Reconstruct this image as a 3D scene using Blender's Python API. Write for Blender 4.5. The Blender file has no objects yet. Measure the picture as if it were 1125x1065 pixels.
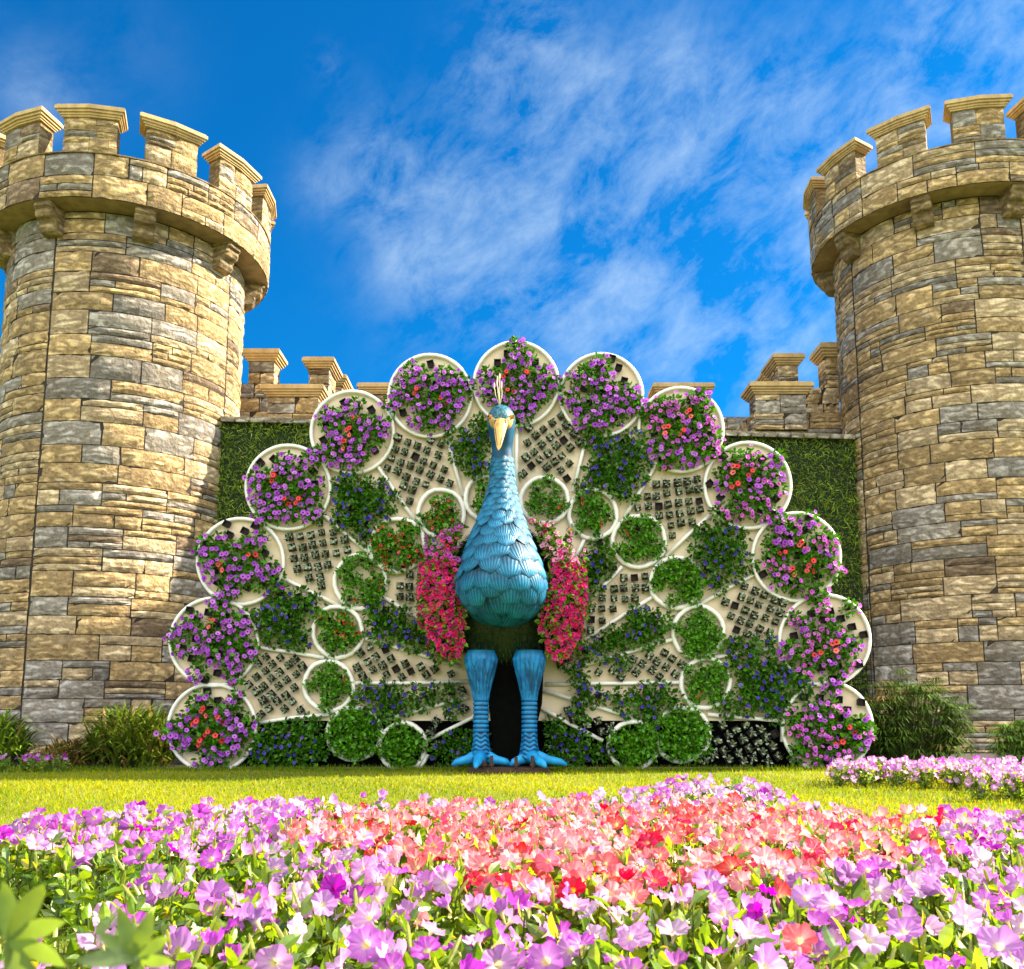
import bpy, math, random
import numpy as np
from mathutils import Vector, Matrix
R = math.radians
rng = np.random.default_rng(7)
random.seed(7)
scn = bpy.context.scene
C = scn.collection

# ------------------------------------------------------------------ camera, sky, sun, exposure
FPX, CX, CY, W0, H0 = 1000.0, 562.5, 644.0, 1125.0, 1065.0
TILT, CAMH = math.atan(141 / 1000.0), 0.75
cd = bpy.data.cameras.new('camera'); cam = bpy.data.objects.new('camera', cd); C.objects.link(cam)
cam.location = (0, 0, CAMH); cam.rotation_euler = (R(90) + TILT, 0, 0)
cd.sensor_fit = 'HORIZONTAL'; cd.sensor_width = 36; cd.lens = 36 * FPX / W0
cd.shift_y = (CY - H0 / 2) / W0
cd.clip_start = 0.05; cd.clip_end = 3000
cd.dof.use_dof = True; cd.dof.focus_distance = 5.5; cd.dof.aperture_fstop = 10.0
scn.camera = cam

def pdir(px, py):
    a, b = (px - CX) / FPX, -(py - CY) / FPX
    c, s = math.cos(TILT), math.sin(TILT)
    return Vector((a, c - b * s, b * c + s))
def P(px, py, Y):
    d = pdir(px, py)
    return Vector((0, 0, CAMH)) + d * (Y / d.y)
def ground(px, py, z=0.0):
    d = pdir(px, py); t = (z - CAMH) / d.z
    return Vector((0, 0, CAMH)) + d * t
def project(p):
    c, s = math.cos(TILT), math.sin(TILT)
    y, z = p[1], p[2] - CAMH
    zc = y * c + z * s; yc = z * c - y * s
    return CX + FPX * p[0] / zc, CY - FPX * yc / zc

SUN_AZ, SUN_EL = R(14), R(36)            # sun on the right, a little behind the display
S = Vector((math.cos(SUN_EL) * math.cos(SUN_AZ), math.cos(SUN_EL) * math.sin(SUN_AZ), math.sin(SUN_EL)))
sd = bpy.data.lights.new('sun', 'SUN'); sun = bpy.data.objects.new('sun', sd); C.objects.link(sun)
sd.energy = 5.0; sd.angle = R(0.55); sd.color = (1.0, 0.87, 0.66)
sun.rotation_euler = S.to_track_quat('Z', 'Y').to_euler()
scn.view_settings.view_transform = 'Standard'; scn.view_settings.look = 'None'
scn.view_settings.gamma = 1; scn.view_settings.exposure = 1.95
scn.view_settings.use_curve_mapping = False
scn.cycles.max_bounces = 8; scn.cycles.diffuse_bounces = 4; scn.cycles.transparent_max_bounces = 8

world = bpy.data.worlds.new('World'); scn.world = world; world.use_nodes = True
nt = world.node_tree; N = nt.nodes; LK = nt.links
N.clear()
def wn(t, **k):
    n = N.new(t)
    for a, b in k.items(): setattr(n, a, b)
    return n
def wmath(op, a, b=None, clamp=False):
    n = wn('ShaderNodeMath', operation=op, use_clamp=clamp)
    for i, v in enumerate((a, b)):
        if v is None: continue
        if isinstance(v, (int, float)): n.inputs[i].default_value = v
        else: LK.new(v, n.inputs[i])
    return n.outputs[0]
wo = wn('ShaderNodeOutputWorld'); bg = wn('ShaderNodeBackground'); bg.inputs['Strength'].default_value = 0.05
sky = wn('ShaderNodeTexSky', sky_type='NISHITA', sun_disc=False)
sky.sun_elevation = SUN_EL; sky.sun_rotation = R(90) - SUN_AZ; sky.air_density = 1.0; sky.dust_density = 0.3; sky.ozone_density = 3.0
tint = wn('ShaderNodeMixRGB', blend_type='MULTIPLY'); tint.inputs[0].default_value = 1
SKY_TINT = (0.02, 0.62, 1.06, 1)
tint.inputs[2].default_value = SKY_TINT
LK.new(sky.outputs[0], tint.inputs[1])
tc = wn('ShaderNodeTexCoord'); D = tc.outputs['Generated']
sep = wn('ShaderNodeSeparateXYZ'); LK.new(D, sep.inputs[0])
den = wmath('ADD', sep.outputs[2], 0.25)
cmb = wn('ShaderNodeCombineXYZ')
LK.new(wmath('DIVIDE', sep.outputs[0], den), cmb.inputs[0]); LK.new(wmath('DIVIDE', sep.outputs[1], den), cmb.inputs[1])
def wnoise(scale, detail, rough, dist, stretch=(1, 1, 1), off=(0, 0, 0), rot=0.0):
    m0 = wn('ShaderNodeMapping'); m0.inputs['Rotation'].default_value = (0, rot, 0); LK.new(D, m0.inputs[0])
    mp = wn('ShaderNodeMapping'); mp.inputs['Scale'].default_value = stretch; mp.inputs['Location'].default_value = off
    LK.new(m0.outputs[0], mp.inputs[0])
    n = wn('ShaderNodeTexNoise'); LK.new(mp.outputs[0], n.inputs['Vector'])
    n.inputs['Scale'].default_value = scale; n.inputs['Detail'].default_value = detail
    n.inputs['Roughness'].default_value = rough; n.inputs['Distortion'].default_value = dist
    return n.outputs['Fac']
nA = wnoise(5.0, 9, 0.60, 0.25, (.95, 1.0, 1.45), (3.1, 1.7, 0), R(32))
nB = wnoise(15.0, 10, 0.68, 0.3, (.85, 1.0, 1.5), (0.4, 5.2, 0), R(38))
CLOUDS = [(860, 150, .075, .9), (780, 180, .085, 1.0), (690, 215, .09, 1.0), (640, 160, .06, .6), (600, 250, .09, .75), (500, 235, .07, .7), (415, 185, .05, .8), (350, 205, .03, .4), (450, 285, .05, .5),
          (840, 250, .09, .7), (760, 300, .1, .75), (565, 55, .045, .8), (510, 100, .03, .6), (620, 90, .035, .6), (720, 60, .05, .45), (600, 10, .04, .4), (1060, 60, .075, 1.0), (1010, 110, .04, .7),
          (1110, 20, .06, .8), (362, 70, .016, .45), (40, 105, .04, .6), (850, 360, .1, .85), (700, 350, .1, .5), (540, 320, .1, .55), (900, 200, .05, .6), (140, 60, .05, .12)]
acc = None
for (px, py, s, wgt) in CLOUDS:
    d = pdir(px, py).normalized()
    vm = wn('ShaderNodeVectorMath', operation='DISTANCE'); LK.new(D, vm.inputs[0]); vm.inputs[1].default_value = d
    q = wmath('DIVIDE', vm.outputs['Value'], s)
    e = wmath('MULTIPLY', wmath('EXPONENT', wmath('MULTIPLY', wmath('MULTIPLY', q, q), -1.0)), wgt)
    acc = e if acc is None else wmath('ADD', acc, e)
acc = wmath('MINIMUM', acc, 1.0)
nse = wmath('ADD', wmath('MULTIPLY', nA, 0.56), wmath('MULTIPLY', nB, 0.44))
nse = wmath('MULTIPLY', wmath('SUBTRACT', nse, 0.435), 3.8, True)
front = wmath('MULTIPLY', wmath('MULTIPLY', acc, nse), 0.54)
back = wmath('MULTIPLY', wmath('ADD', wmath('MULTIPLY', sep.outputs[1], -1.6), 0.25), wmath('MULTIPLY', wmath('ADD', nse, 0.55), wmath('MULTIPLY', sep.outputs[2], 2.4, True)), True)   # bright cloud deck added out of view behind the camera to fill the shade
mixf = wn('ShaderNodeMixRGB'); LK.new(front, mixf.inputs[0]); LK.new(tint.outputs[0], mixf.inputs[1]); mixf.inputs[2].default_value = (4.6, 5.7, 6.3, 1)
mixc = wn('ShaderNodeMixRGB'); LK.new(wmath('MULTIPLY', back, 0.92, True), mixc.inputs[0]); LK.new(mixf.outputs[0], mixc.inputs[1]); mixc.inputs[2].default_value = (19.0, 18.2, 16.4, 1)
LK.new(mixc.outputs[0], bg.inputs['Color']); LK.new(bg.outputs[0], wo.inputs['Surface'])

# ------------------------------------------------------------------ mesh helpers
class MB:
    """collects geometry for ONE mesh object: vertices, faces, a colour per vertex and a material slot per face"""
    def __init__(s): s.v = []; s.c = []; s.uv = []; s.f = {}; s.n = 0
    def add(s, V, F, col=(1, 1, 1), mat=0, uv=None):
        V = np.asarray(V, float).reshape(-1, 3); n = len(V)
        s.v.append(V)
        c = np.asarray(col, float)
        s.c.append(np.tile(c[:3], (n, 1)) if c.ndim == 1 else c[:, :3])
        s.uv.append(np.zeros((n, 2)) if uv is None else np.asarray(uv, float))
        F = [F] if isinstance(F, np.ndarray) else F
        if isinstance(F, list) and F and not isinstance(F[0], np.ndarray):
            by = {}
            for f in F: by.setdefault(len(f), []).append(f)
            F = [np.array(x) for x in by.values()]
        for a in F:
            if len(a): s.f.setdefault((a.shape[1], mat), []).append(a + s.n)
        s.n += n
    def mesh(s, name, mats, smooth=False):
        me = bpy.data.meshes.new(name)
        V = np.concatenate(s.v); Cc = np.concatenate(s.c); U = np.concatenate(s.uv)
        me.vertices.add(len(V)); me.vertices.foreach_set('co', V.ravel())
        loops = []; starts = []; tot = []; mi = []; k = 0
        for (sz, m), L in s.f.items():
            A = np.concatenate(L); loops.append(A.ravel())
            starts.append(k + np.arange(len(A)) * sz); tot.append(np.full(len(A), sz)); mi.append(np.full(len(A), m)); k += A.size
        loops = np.concatenate(loops).astype(np.int32)
        me.loops.add(len(loops)); me.loops.foreach_set('vertex_index', loops)
        starts = np.concatenate(starts).astype(np.int32); me.polygons.add(len(starts))
        me.polygons.foreach_set('loop_start', starts)
        me.polygons.foreach_set('material_index', np.concatenate(mi).astype(np.int32))
        me.polygons.foreach_set('use_smooth', np.full(len(starts), smooth))
        me.update(calc_edges=True); me.validate()
        at = me.color_attributes.new('col', 'FLOAT_COLOR', 'POINT')
        at.data.foreach_set('color', np.concatenate([Cc, np.ones((len(Cc), 1))], 1).ravel().astype(np.float32))
        ul = me.uv_layers.new(name='uv')
        vi = np.zeros(len(me.loops), np.int32); me.loops.foreach_get('vertex_index', vi)
        ul.data.foreach_set('uv', U[vi].ravel().astype(np.float32))
        for m in (mats if isinstance(mats, (list, tuple)) else [mats]): me.materials.append(m)
        return me
    def build(s, name, mats, parent=None, smooth=False):
        o = bpy.data.objects.new(name, s.mesh(name, mats, smooth)); C.objects.link(o); o.parent = parent
        return o

def tag(o, label=None, cat=None, group=None, kind=None):
    if label: o['label'] = label
    if cat: o['category'] = cat
    if group: o['group'] = group
    if kind: o['kind'] = kind
    return o
def empty(name, loc, label=None, cat=None, group=None):
    o = bpy.data.objects.new(name, None); C.objects.link(o); o.location = loc; o.empty_display_size = 0.1
    return tag(o, label, cat, group)
def link(name, me, parent=None):
    o = bpy.data.objects.new(name, me); C.objects.link(o); o.parent = parent; return o
def copy_tree(o, parent=None):
    c = o.copy(); C.objects.link(c); c.parent = parent
    for ch in o.children: copy_tree(ch, c)
    return c

def box(mb, c, s, col=(1, 1, 1), mat=0, M=None):
    V = np.array([[x, y, z] for x in (-.5, .5) for y in (-.5, .5) for z in (-.5, .5)]) * s
    if M is not None: V = V @ np.array(M.to_3x3()).T
    mb.add(V + np.array(c), np.array([[0, 1, 3, 2], [4, 6, 7, 5], [0, 4, 5, 1], [2, 3, 7, 6], [0, 2, 6, 4], [1, 5, 7, 3]]), col, mat)
def tube(mb, pts, rad, n=8, closed=False, col=(1, 1, 1), mat=0, cap=True):
    pts = [Vector(p) for p in pts]; m = len(pts)
    rad = [rad] * m if isinstance(rad, (int, float)) else rad
    V = []; ref = None
    for i, p in enumerate(pts):
        a = pts[(i - 1) % m] if (closed or i > 0) else p; b = pts[(i + 1) % m] if (closed or i < m - 1) else p
        t = (b - a).normalized()
        if ref is None: ref = t.orthogonal().normalized()
        ref = (ref - t * ref.dot(t)).normalized(); bi = t.cross(ref)
        for k in range(n):
            th = 2 * math.pi * k / n
            V.append(p + (ref * math.cos(th) + bi * math.sin(th)) * rad[i])
    F = []
    for i in range(m if closed else m - 1):
        j = (i + 1) % m
        for k in range(n): F.append((i * n + k, i * n + (k + 1) % n, j * n + (k + 1) % n, j * n + k))
    F = [np.array(F)]
    if cap and not closed:
        F.append(np.array([list(range(n))[::-1], [(m - 1) * n + k for k in range(n)]]))
    mb.add([tuple(v) for v in V], F, col, mat)
def grid_faces(nu, nv, wrap=False):
    F = []
    for j in range(nv - 1):
        for i in range(nu if wrap else nu - 1):
            i2 = (i + 1) % nu
            F.append((j * nu + i, j * nu + i2, (j + 1) * nu + i2, (j + 1) * nu + i))
    return np.array(F)
def rot_mats(n, axis_dirs, spin):
    """frames whose local Z is axis_dirs (n,3) and that are spun about it"""
    z = axis_dirs / np.linalg.norm(axis_dirs, axis=1, keepdims=True)
    h = np.where(np.abs(z[:, 2:3]) > .9, np.array([[1., 0, 0]]), np.array([[0, 0, 1.]]))
    x = np.cross(h, z); x /= np.linalg.norm(x, axis=1, keepdims=True); y = np.cross(z, x)
    c, s = np.cos(spin)[:, None], np.sin(spin)[:, None]
    return np.stack([x * c + y * s, -x * s + y * c, z], 2)
def scatter(mb, V, F, pos, rots, scale, col, mat=0, vcol=None):
    """many small copies of one shape inside ONE mesh (leaves, blades, petals)"""
    V = np.asarray(V, float); n = len(pos); m = len(V)
    sc = np.asarray(scale, float).reshape(n, -1)
    W = np.einsum('nij,nmj->nmi', rots, V[None] * sc[:, None, :]) + pos[:, None, :]
    F = np.asarray(F); Fa = (F[None] + (np.arange(n) * m)[:, None, None]).reshape(-1, F.shape[1])
    col = np.asarray(col, float)
    if col.ndim == 1: col = np.tile(col, (n, 1))
    cc = np.repeat(col, m, 0) if vcol is None else (col[:, None, :] * np.asarray(vcol)[None]).reshape(-1, 3)
    mb.add(W.reshape(-1, 3), [Fa], cc, mat)
def rdirs(n, bias=(0, 0, 0), r=1.0):
    d = rng.normal(size=(n, 3)); d /= np.linalg.norm(d, axis=1, keepdims=True)
    d = d * r + np.array(bias); return d / np.linalg.norm(d, axis=1, keepdims=True)

# ------------------------------------------------------------------ materials
class NT:
    def __init__(s, name):
        s.m = bpy.data.materials.new(name); s.m.use_nodes = True; s.t = s.m.node_tree; s.t.nodes.clear()
        s.out = s.n('ShaderNodeOutputMaterial')
    def n(s, t, ins=None, **k):
        n = s.t.nodes.new(t)
        for a, b in k.items(): setattr(n, a, b)
        for a, b in (ins or {}).items():
            if hasattr(b, 'is_output'): s.t.links.new(b, n.inputs[a])
            else: n.inputs[a].default_value = b
        return n
    def attr(s): return s.n('ShaderNodeAttribute', attribute_name='col').outputs['Color']
    def noise(s, scale, detail=4, rough=.55, dist=0, vec=None, typ='FBM'):
        ins = {'Scale': scale, 'Detail': detail, 'Roughness': rough, 'Distortion': dist}
        if vec is not None: ins['Vector'] = vec
        n = s.n('ShaderNodeTexNoise', ins); n.noise_type = typ
        return n.outputs['Fac']
    def obj(s): return s.n('ShaderNodeTexCoord').outputs['Object']
    def mapping(s, vec, scale=(1, 1, 1), rot=(0, 0, 0)): return s.n('ShaderNodeMapping', {'Vector': vec, 'Scale': scale, 'Rotation': rot}).outputs[0]
    def ramp(s, fac, stops):
        r = s.n('ShaderNodeValToRGB', {'Fac': fac}); e = r.color_ramp.elements
        while len(e) < len(stops): e.new(.5)
        for i, (p, c) in enumerate(stops): e[i].position = p; e[i].color = (*c[:3], 1) if not isinstance(c, (int, float)) else (c, c, c, 1)
        return r.outputs['Color']
    def mix(s, fac, a, b, mode='MIX'):
        n = s.n('ShaderNodeMixRGB', {0: fac, 1: (*a, 1) if isinstance(a, tuple) else a, 2: (*b, 1) if isinstance(b, tuple) else b}, blend_type=mode)
        return n.outputs[0]
    def math(s, op, a, b=0.0, clamp=False): return s.n('ShaderNodeMath', {0: a, 1: b}, operation=op, use_clamp=clamp).outputs[0]
    def bump(s, h, strength=.5, dist=.02): return s.n('ShaderNodeBump', {'Height': h, 'Strength': strength, 'Distance': dist}).outputs[0]
    def principled(s, col, rough=.7, normal=None, **k):
        ins = {'Base Color': (*col, 1) if isinstance(col, tuple) else col, 'Roughness': rough}
        if normal is not None: ins['Normal'] = normal
        ins.update(k)
        p = s.n('ShaderNodeBsdfPrincipled', ins)
        s.t.links.new(p.outputs[0], s.out.inputs['Surface']); return s.m
    def leafy(s, col, trans=.4, rough=.5, gloss=.04, tcol=None):
        d = s.n('ShaderNodeBsdfDiffuse', {'Color': col}).outputs[0]
        t = s.n('ShaderNodeBsdfTranslucent', {'Color': tcol if tcol is not None else col}).outputs[0]
        m1 = s.n('ShaderNodeMixShader', {0: trans, 1: d, 2: t}).outputs[0]
        g = s.n('ShaderNodeBsdfGlossy', {'Roughness': rough, 'Color': (1, 1, 1, 1)}).outputs[0]
        m2 = s.n('ShaderNodeMixShader', {0: gloss, 1: m1, 2: g}).outputs[0]
        s.t.links.new(m2, s.out.inputs['Surface']); return s.m

def mat_plain(name, col, rough=.7, bumpy=0.0, bscale=40, var=.25, **k):
    t = NT(name); n = t.noise(bscale * .35, 5, .6, vec=t.obj())
    c = t.mix(1.0, col, t.ramp(n, [(.3, (1 - var,) * 3), (.7, (1 + var * .3,) * 3)]), 'MULTIPLY')
    nrm = t.bump(t.noise(bscale, 4, .6, vec=t.obj()), .5, bumpy) if bumpy else None
    return t.principled(c, rough, nrm, **k)

def mat_stone(name):
    t = NT(name); o = t.obj(); c = t.attr()
    big = t.noise(1.7, 4, .6, vec=o); fine = t.noise(14, 6, .7, .3, vec=o)
    c = t.mix(1.0, c, t.ramp(fine, [(.28, (.55, .50, .44)), (.5, (.95, .93, .9)), (.72, (1.4, 1.36, 1.3))]), 'MULTIPLY')
    c = t.mix(t.ramp(big, [(.45, 0.0), (.72, .30)]), c, (.46, .36, .20))
    c = t.mix(t.ramp(t.noise(3.1, 5, .65, .5, vec=t.mapping(o, (1, 1, 1.6))), [(.54, 0.0), (.72, .38)]), c, (.33, .335, .34))
    c = t.mix(1.0, c, t.ramp(t.noise(1.0, 5, .6, vec=t.mapping(o, (1.6, 1.6, .16))), [(.32, (.76, .72, .67)), (.52, (1.10, 1.08, 1.06))]), 'MULTIPLY')
    m1 = t.mapping(o, (.75, .75, 1.9), (R(14), R(28), R(10)))
    g = t.noise(4.6, 8, .66, .22, vec=m1, typ='RIDGED_MULTIFRACTAL')
    g2 = t.noise(11, 6, .65, .4, vec=o)
    dark = t.ramp(g, [(.02, (.30, .26, .2)), (.2, (1, 1, 1))])
    c = t.mix(.72, c, dark, 'MULTIPLY')
    h = t.math('ADD', t.math('MULTIPLY', g, .75), g2)
    return t.principled(c, .85, t.bump(h, 1.0, .085))
STONE = mat_stone('rough_ashlar')
MORTAR = mat_plain('dark_mortar', (.03, .022, .015), .95, .01, 30)
CAPM = (lambda t: t.principled(t.mix(t.ramp(t.noise(5, 6, .65, .4, vec=t.mapping(t.obj(), (1, 1, .35))), [(.35, 0.0), (.7, .75)]), (.58, .41, .19), (.28, .18, .085)), .8,
        t.bump(t.noise(18, 5, .65, vec=t.obj()), .5, .02)))(NT('moulded_cap'))
SOFFIT = mat_plain('brown_render', (.30, .22, .12), .9, .01, 12, .4)  # one brown render for the parapet soffit and tower roof
def mat_leaf(name, trans=.25, gloss=.025, tmul=(1.25, 1.25, .45)):
    t = NT(name); c = t.attr()
    c = t.mix(1.0, c, t.ramp(t.noise(25, 3, .6, vec=t.obj()), [(.3, (.7, .7, .7)), (.7, (1.2, 1.2, 1.1))]), 'MULTIPLY')
    return t.leafy(c, trans, .4, gloss, t.mix(1.0, c, tmul, 'MULTIPLY'))
LEAF = mat_leaf('leaf'); GRASS = mat_leaf('grass_blade', .5, .0, (1.35, 1.2, .2))
BEDLEAF = mat_leaf('petunia_leaf', .55, .05, (1.5, 1.3, .3))
def mat_bloom(name, trans=.35):
    t = NT(name); return t.leafy(t.attr(), trans, .5, .02)
BLOOM = mat_bloom('small_bloom')
def mat_petal(name, edge, mid, throat, vein):
    """col.r = 0 throat .. 1 rim, col.g = how close to a petal's mid vein"""
    t = NT(name); a = t.n('ShaderNodeSeparateColor', {'Color': t.attr()})
    rnd = t.n('ShaderNodeObjectInfo').outputs['Random']
    c = t.ramp(a.outputs[0], [(0.0, throat), (.2, throat), (.34, mid), (1.0, edge)])
    c = t.mix(t.math('MULTIPLY', a.outputs[1], .5), c, vein)
    n = t.noise(38, 3, .6, vec=t.obj())
    c = t.mix(t.math('MULTIPLY', n, .35), c, mid)
    hs = t.n('ShaderNodeHueSaturation', {'Color': c, 'Hue': t.math('ADD', t.math('MULTIPLY', rnd, .024), .488), 'Saturation': t.math('ADD', t.math('MULTIPLY', rnd, .5), .85),
              'Value': t.math('ADD', t.math('MULTIPLY', t.math('FRACT', t.math('MULTIPLY', rnd, 7.31)), .35), .72)}).outputs[0]
    return t.leafy(hs, .45, .5, .02)
LILAC = mat_petal('lilac_petal', (.60, .17, .68), (.74, .38, .77), (.85, .80, .35), (.42, .08, .55))
PALE = mat_petal('pale_pink_petal', (.72, .34, .73), (.83, .60, .79), (.85, .80, .40), (.58, .20, .62))
MAGENTA = mat_petal('magenta_petal', (.55, .10, .56), (.52, .12, .56), (.45, .10, .35), (.35, .04, .42))
CORAL = mat_petal('coral_petal', (.86, .19, .26), (.90, .40, .40), (.90, .75, .40), (.75, .05, .07))
ROSE = mat_petal('rose_petal', (.76, .05, .14), (.80, .13, .20), (.85, .55, .25), (.60, .03, .06))
PEACH = mat_petal('peach_pink_petal', (.87, .27, .34), (.90, .50, .50), (.90, .80, .45), (.80, .14, .24))
WHITE = mat_plain('white_pipe', (.84, .83, .79), .45, .002, 30, .12)
def mat_board():
    t = NT('beige_board'); o = t.obj()
    st = t.noise(2.5, 6, .65, .3, vec=t.mapping(o, (1, 1, .4)))
    c = t.mix(t.ramp(st, [(.4, 0.0), (.75, .5)]), (.77, .64, .48), (.58, .45, .31))
    return t.principled(c, .85, t.bump(t.noise(60, 3, vec=o), .3, .004))
BOARD = mat_board()
POT = mat_plain('black_plastic', (.006, .006, .007), .5, 0, 20, .3, **{'Specular IOR Level': .2})
SOIL = mat_plain('soil', (.022, .014, .009), .95, .02, 30, .4)
STEEL = mat_plain('rusty_steel', (.06, .028, .018), .8, .003, 40, .4)
CLOTH_AND_SHADE = mat_plain('black_cloth_and_shade', (.003, .0035, .003), .95, .004, 30, .4, **{'Specular IOR Level': .05})  # cloth of the support; also paints the shaded gap under the fan board
def mat_feather(name, lo, hi, freq):
    t = NT(name); uv = t.n('ShaderNodeTexCoord').outputs['UV']; s = t.n('ShaderNodeSeparateXYZ', {0: uv}); o = t.obj()
    wob = t.noise(7, 3, .6, vec=o)
    u = t.math('ADD', t.math('MULTIPLY', s.outputs[0], freq), t.math('MULTIPLY', wob, 3.0))
    w = t.math('ADD', t.math('MULTIPLY', t.math('SINE', u), .5), .5)
    c = t.mix(t.math('MULTIPLY', w, 1.0), lo, hi)
    c = t.mix(1.0, c, t.ramp(t.noise(9, 5, .65, vec=o), [(.3, (.55, .6, .65)), (.7, (1.2, 1.15, 1.1))]), 'MULTIPLY')
    c = t.mix(1.0, c, t.attr(), 'MULTIPLY')
    return t.principled(c, .48, t.bump(w, .45, .008), **{'Specular IOR Level': .3})
FEATHER = mat_feather('painted_feather', (.007, .105, .22), (.018, .225, .42), 34.0)
LEGBLUE = mat_feather('painted_leg', (.004, .10, .30), (.014, .31, .68), 40.0)
HEADBLUE = (lambda t: t.principled(t.mix(t.ramp(t.n('ShaderNodeTexVoronoi', {'Scale': 46, 'Vector': t.obj()}).outputs[0], [(.1, 1.0), (.6, 0.0)]), (.01, .07, .11), (.07, .34, .46)), .4,
        t.bump(t.n('ShaderNodeTexVoronoi', {'Scale': 46, 'Vector': t.obj()}).outputs[0], -.7, .02)))(NT('painted_head'))
BEAK = mat_plain('painted_beak', (.80, .46, .13), .4, .004, 25, .3)
FACE = mat_plain('painted_face', (.74, .47, .17), .5, .008, 35, .4)
EYE = mat_plain('painted_eye', (.02, .012, .01), .15)
EYERING = mat_plain('painted_eye_ring', (.65, .25, .04), .35)
QUILL = mat_plain('crest_quill', (.75, .66, .42), .5)
TURF = mat_plain('dark_turf', (.012, .03, .006), .95, .03, 60, .6)

# ------------------------------------------------------------------ ground
def lawn_z(x, y): return 0.0
mb = MB()
xs = np.concatenate([[-1500, -300, -60], np.linspace(-20, 20, 41), [60, 300, 1500]]); ys = np.concatenate([[-1500, -300, -40], np.linspace(-6, 30, 37), [60, 300, 1500]])
V = np.array([[x, y, 0] for y in ys for x in xs], float)
mb.add(V, grid_faces(len(xs), len(ys)))
t = NT('lawn_soil'); o = t.obj()
c = t.mix(t.ramp(t.noise(1.3, 6, .6, vec=o), [(.35, 0.0), (.7, 1.0)]), (.13, .18, .012), (.22, .23, .015))
c = t.mix(1.0, c, t.ramp(t.noise(60, 4, .7, vec=o), [(.3, (.6, .6, .6)), (.7, (1.2, 1.2, 1.1))]), 'MULTIPLY')
lawn = mb.build('lawn', t.principled(c, .9, t.bump(t.noise(90, 3, vec=o), .8, .03)))
tag(lawn, kind='structure')
mb = MB(); n = 60
xx = np.linspace(-14, 14, n); fr = 12.62 + .12 * np.sin(xx * 1.7) + .05 * np.sin(xx * 5.1)
V = np.concatenate([np.stack([xx, fr, np.full(n, .006)], 1), np.stack([xx, np.full(n, 25.0), np.full(n, .006)], 1)])
mb.add(V, grid_faces(n, 2)); tag(mb.build('flower_bed_ground', SOIL), kind='structure')

BLADE_V = np.array([[-.5, 0, 0], [.5, 0, 0], [.34, .12, .6], [-.34, .12, .6], [0, .42, 1]], float); BLADE_Q = np.array([[0, 1, 2, 3]]); BLADE_T = np.array([[3, 2, 4]])
def blades(mb, pos, dirs, length, width, col):
    n = len(pos); rots = rot_mats(n, dirs, rng.uniform(0, 6.28, n)); sc = np.stack([width, length * .6, length], 1)
    V = BLADE_V; W = np.einsum('nij,nmj->nmi', rots, V[None] * sc[:, None, :]) + pos[:, None, :]
    k = (np.arange(n) * 5)[:, None, None]
    mb.add(W.reshape(-1, 3), [(BLADE_Q[None] + k).reshape(-1, 4), (BLADE_T[None] + k).reshape(-1, 3)], np.repeat(col, 5, 0))
mb = MB()
n = 95000
d = rng.beta(1.0, 1.25, n) * 9.2 + 3.6
x = rng.uniform(-.66, .66, n) * d; y = d
pos = np.stack([x, y, np.zeros(n)], 1)
patch = np.sin(x * 1.3 + 2 * np.sin(y * .7)) * .5 + .5
col = np.stack([(.15 + .12 * rng.random(n) + .14 * patch), .24 + .06 * patch + .09 * rng.random(n) + .04 * patch, .008 + .012 * rng.random(n)], 1)
dry = rng.random(n) < .07; col[dry] = np.array([.50, .42, .10])
blades(mb, pos, rdirs(n, (0, 0, 1.6), 1.0), rng.uniform(.022, .05, n) * (1 + .5 * (rng.random(n) < .06)), rng.uniform(.004, .008, n) * np.clip(d / 6, .8, 1.6), col)
n = 7000                                     # longer, greener tufts where the mower stops short of the display
x = rng.uniform(-8, 8, n); y = 12.0 + .62 * np.sqrt(rng.random(n)) + .05 * np.sin(x * 5)
col = np.stack([.10 + .10 * rng.random(n), .17 + .12 * rng.random(n), .01 + .02 * rng.random(n)], 1)
blades(mb, np.stack([x, y, np.zeros(n)], 1), rdirs(n, (0, 0, 1.8)), rng.uniform(.03, .11, n), rng.uniform(.006, .011, n), col)
n = 5000                                     # the strip of lawn at the left edge of the flower bed
x = rng.uniform(-2.6, -1.0, n); y = rng.uniform(2.0, 4.2, n)
col = np.stack([.09 + .05 * rng.random(n), .15 + .07 * rng.random(n), .02 + .02 * rng.random(n)], 1)
blades(mb, np.stack([x, y, np.zeros(n)], 1), rdirs(n, (0, 0, 1.4)), rng.uniform(.03, .07, n), rng.uniform(.003, .006, n), col)
tag(mb.build('grass', GRASS), 'short sunlit yellow green lawn grass between the flower bed and the peacock', 'grass', kind='stuff')

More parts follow.
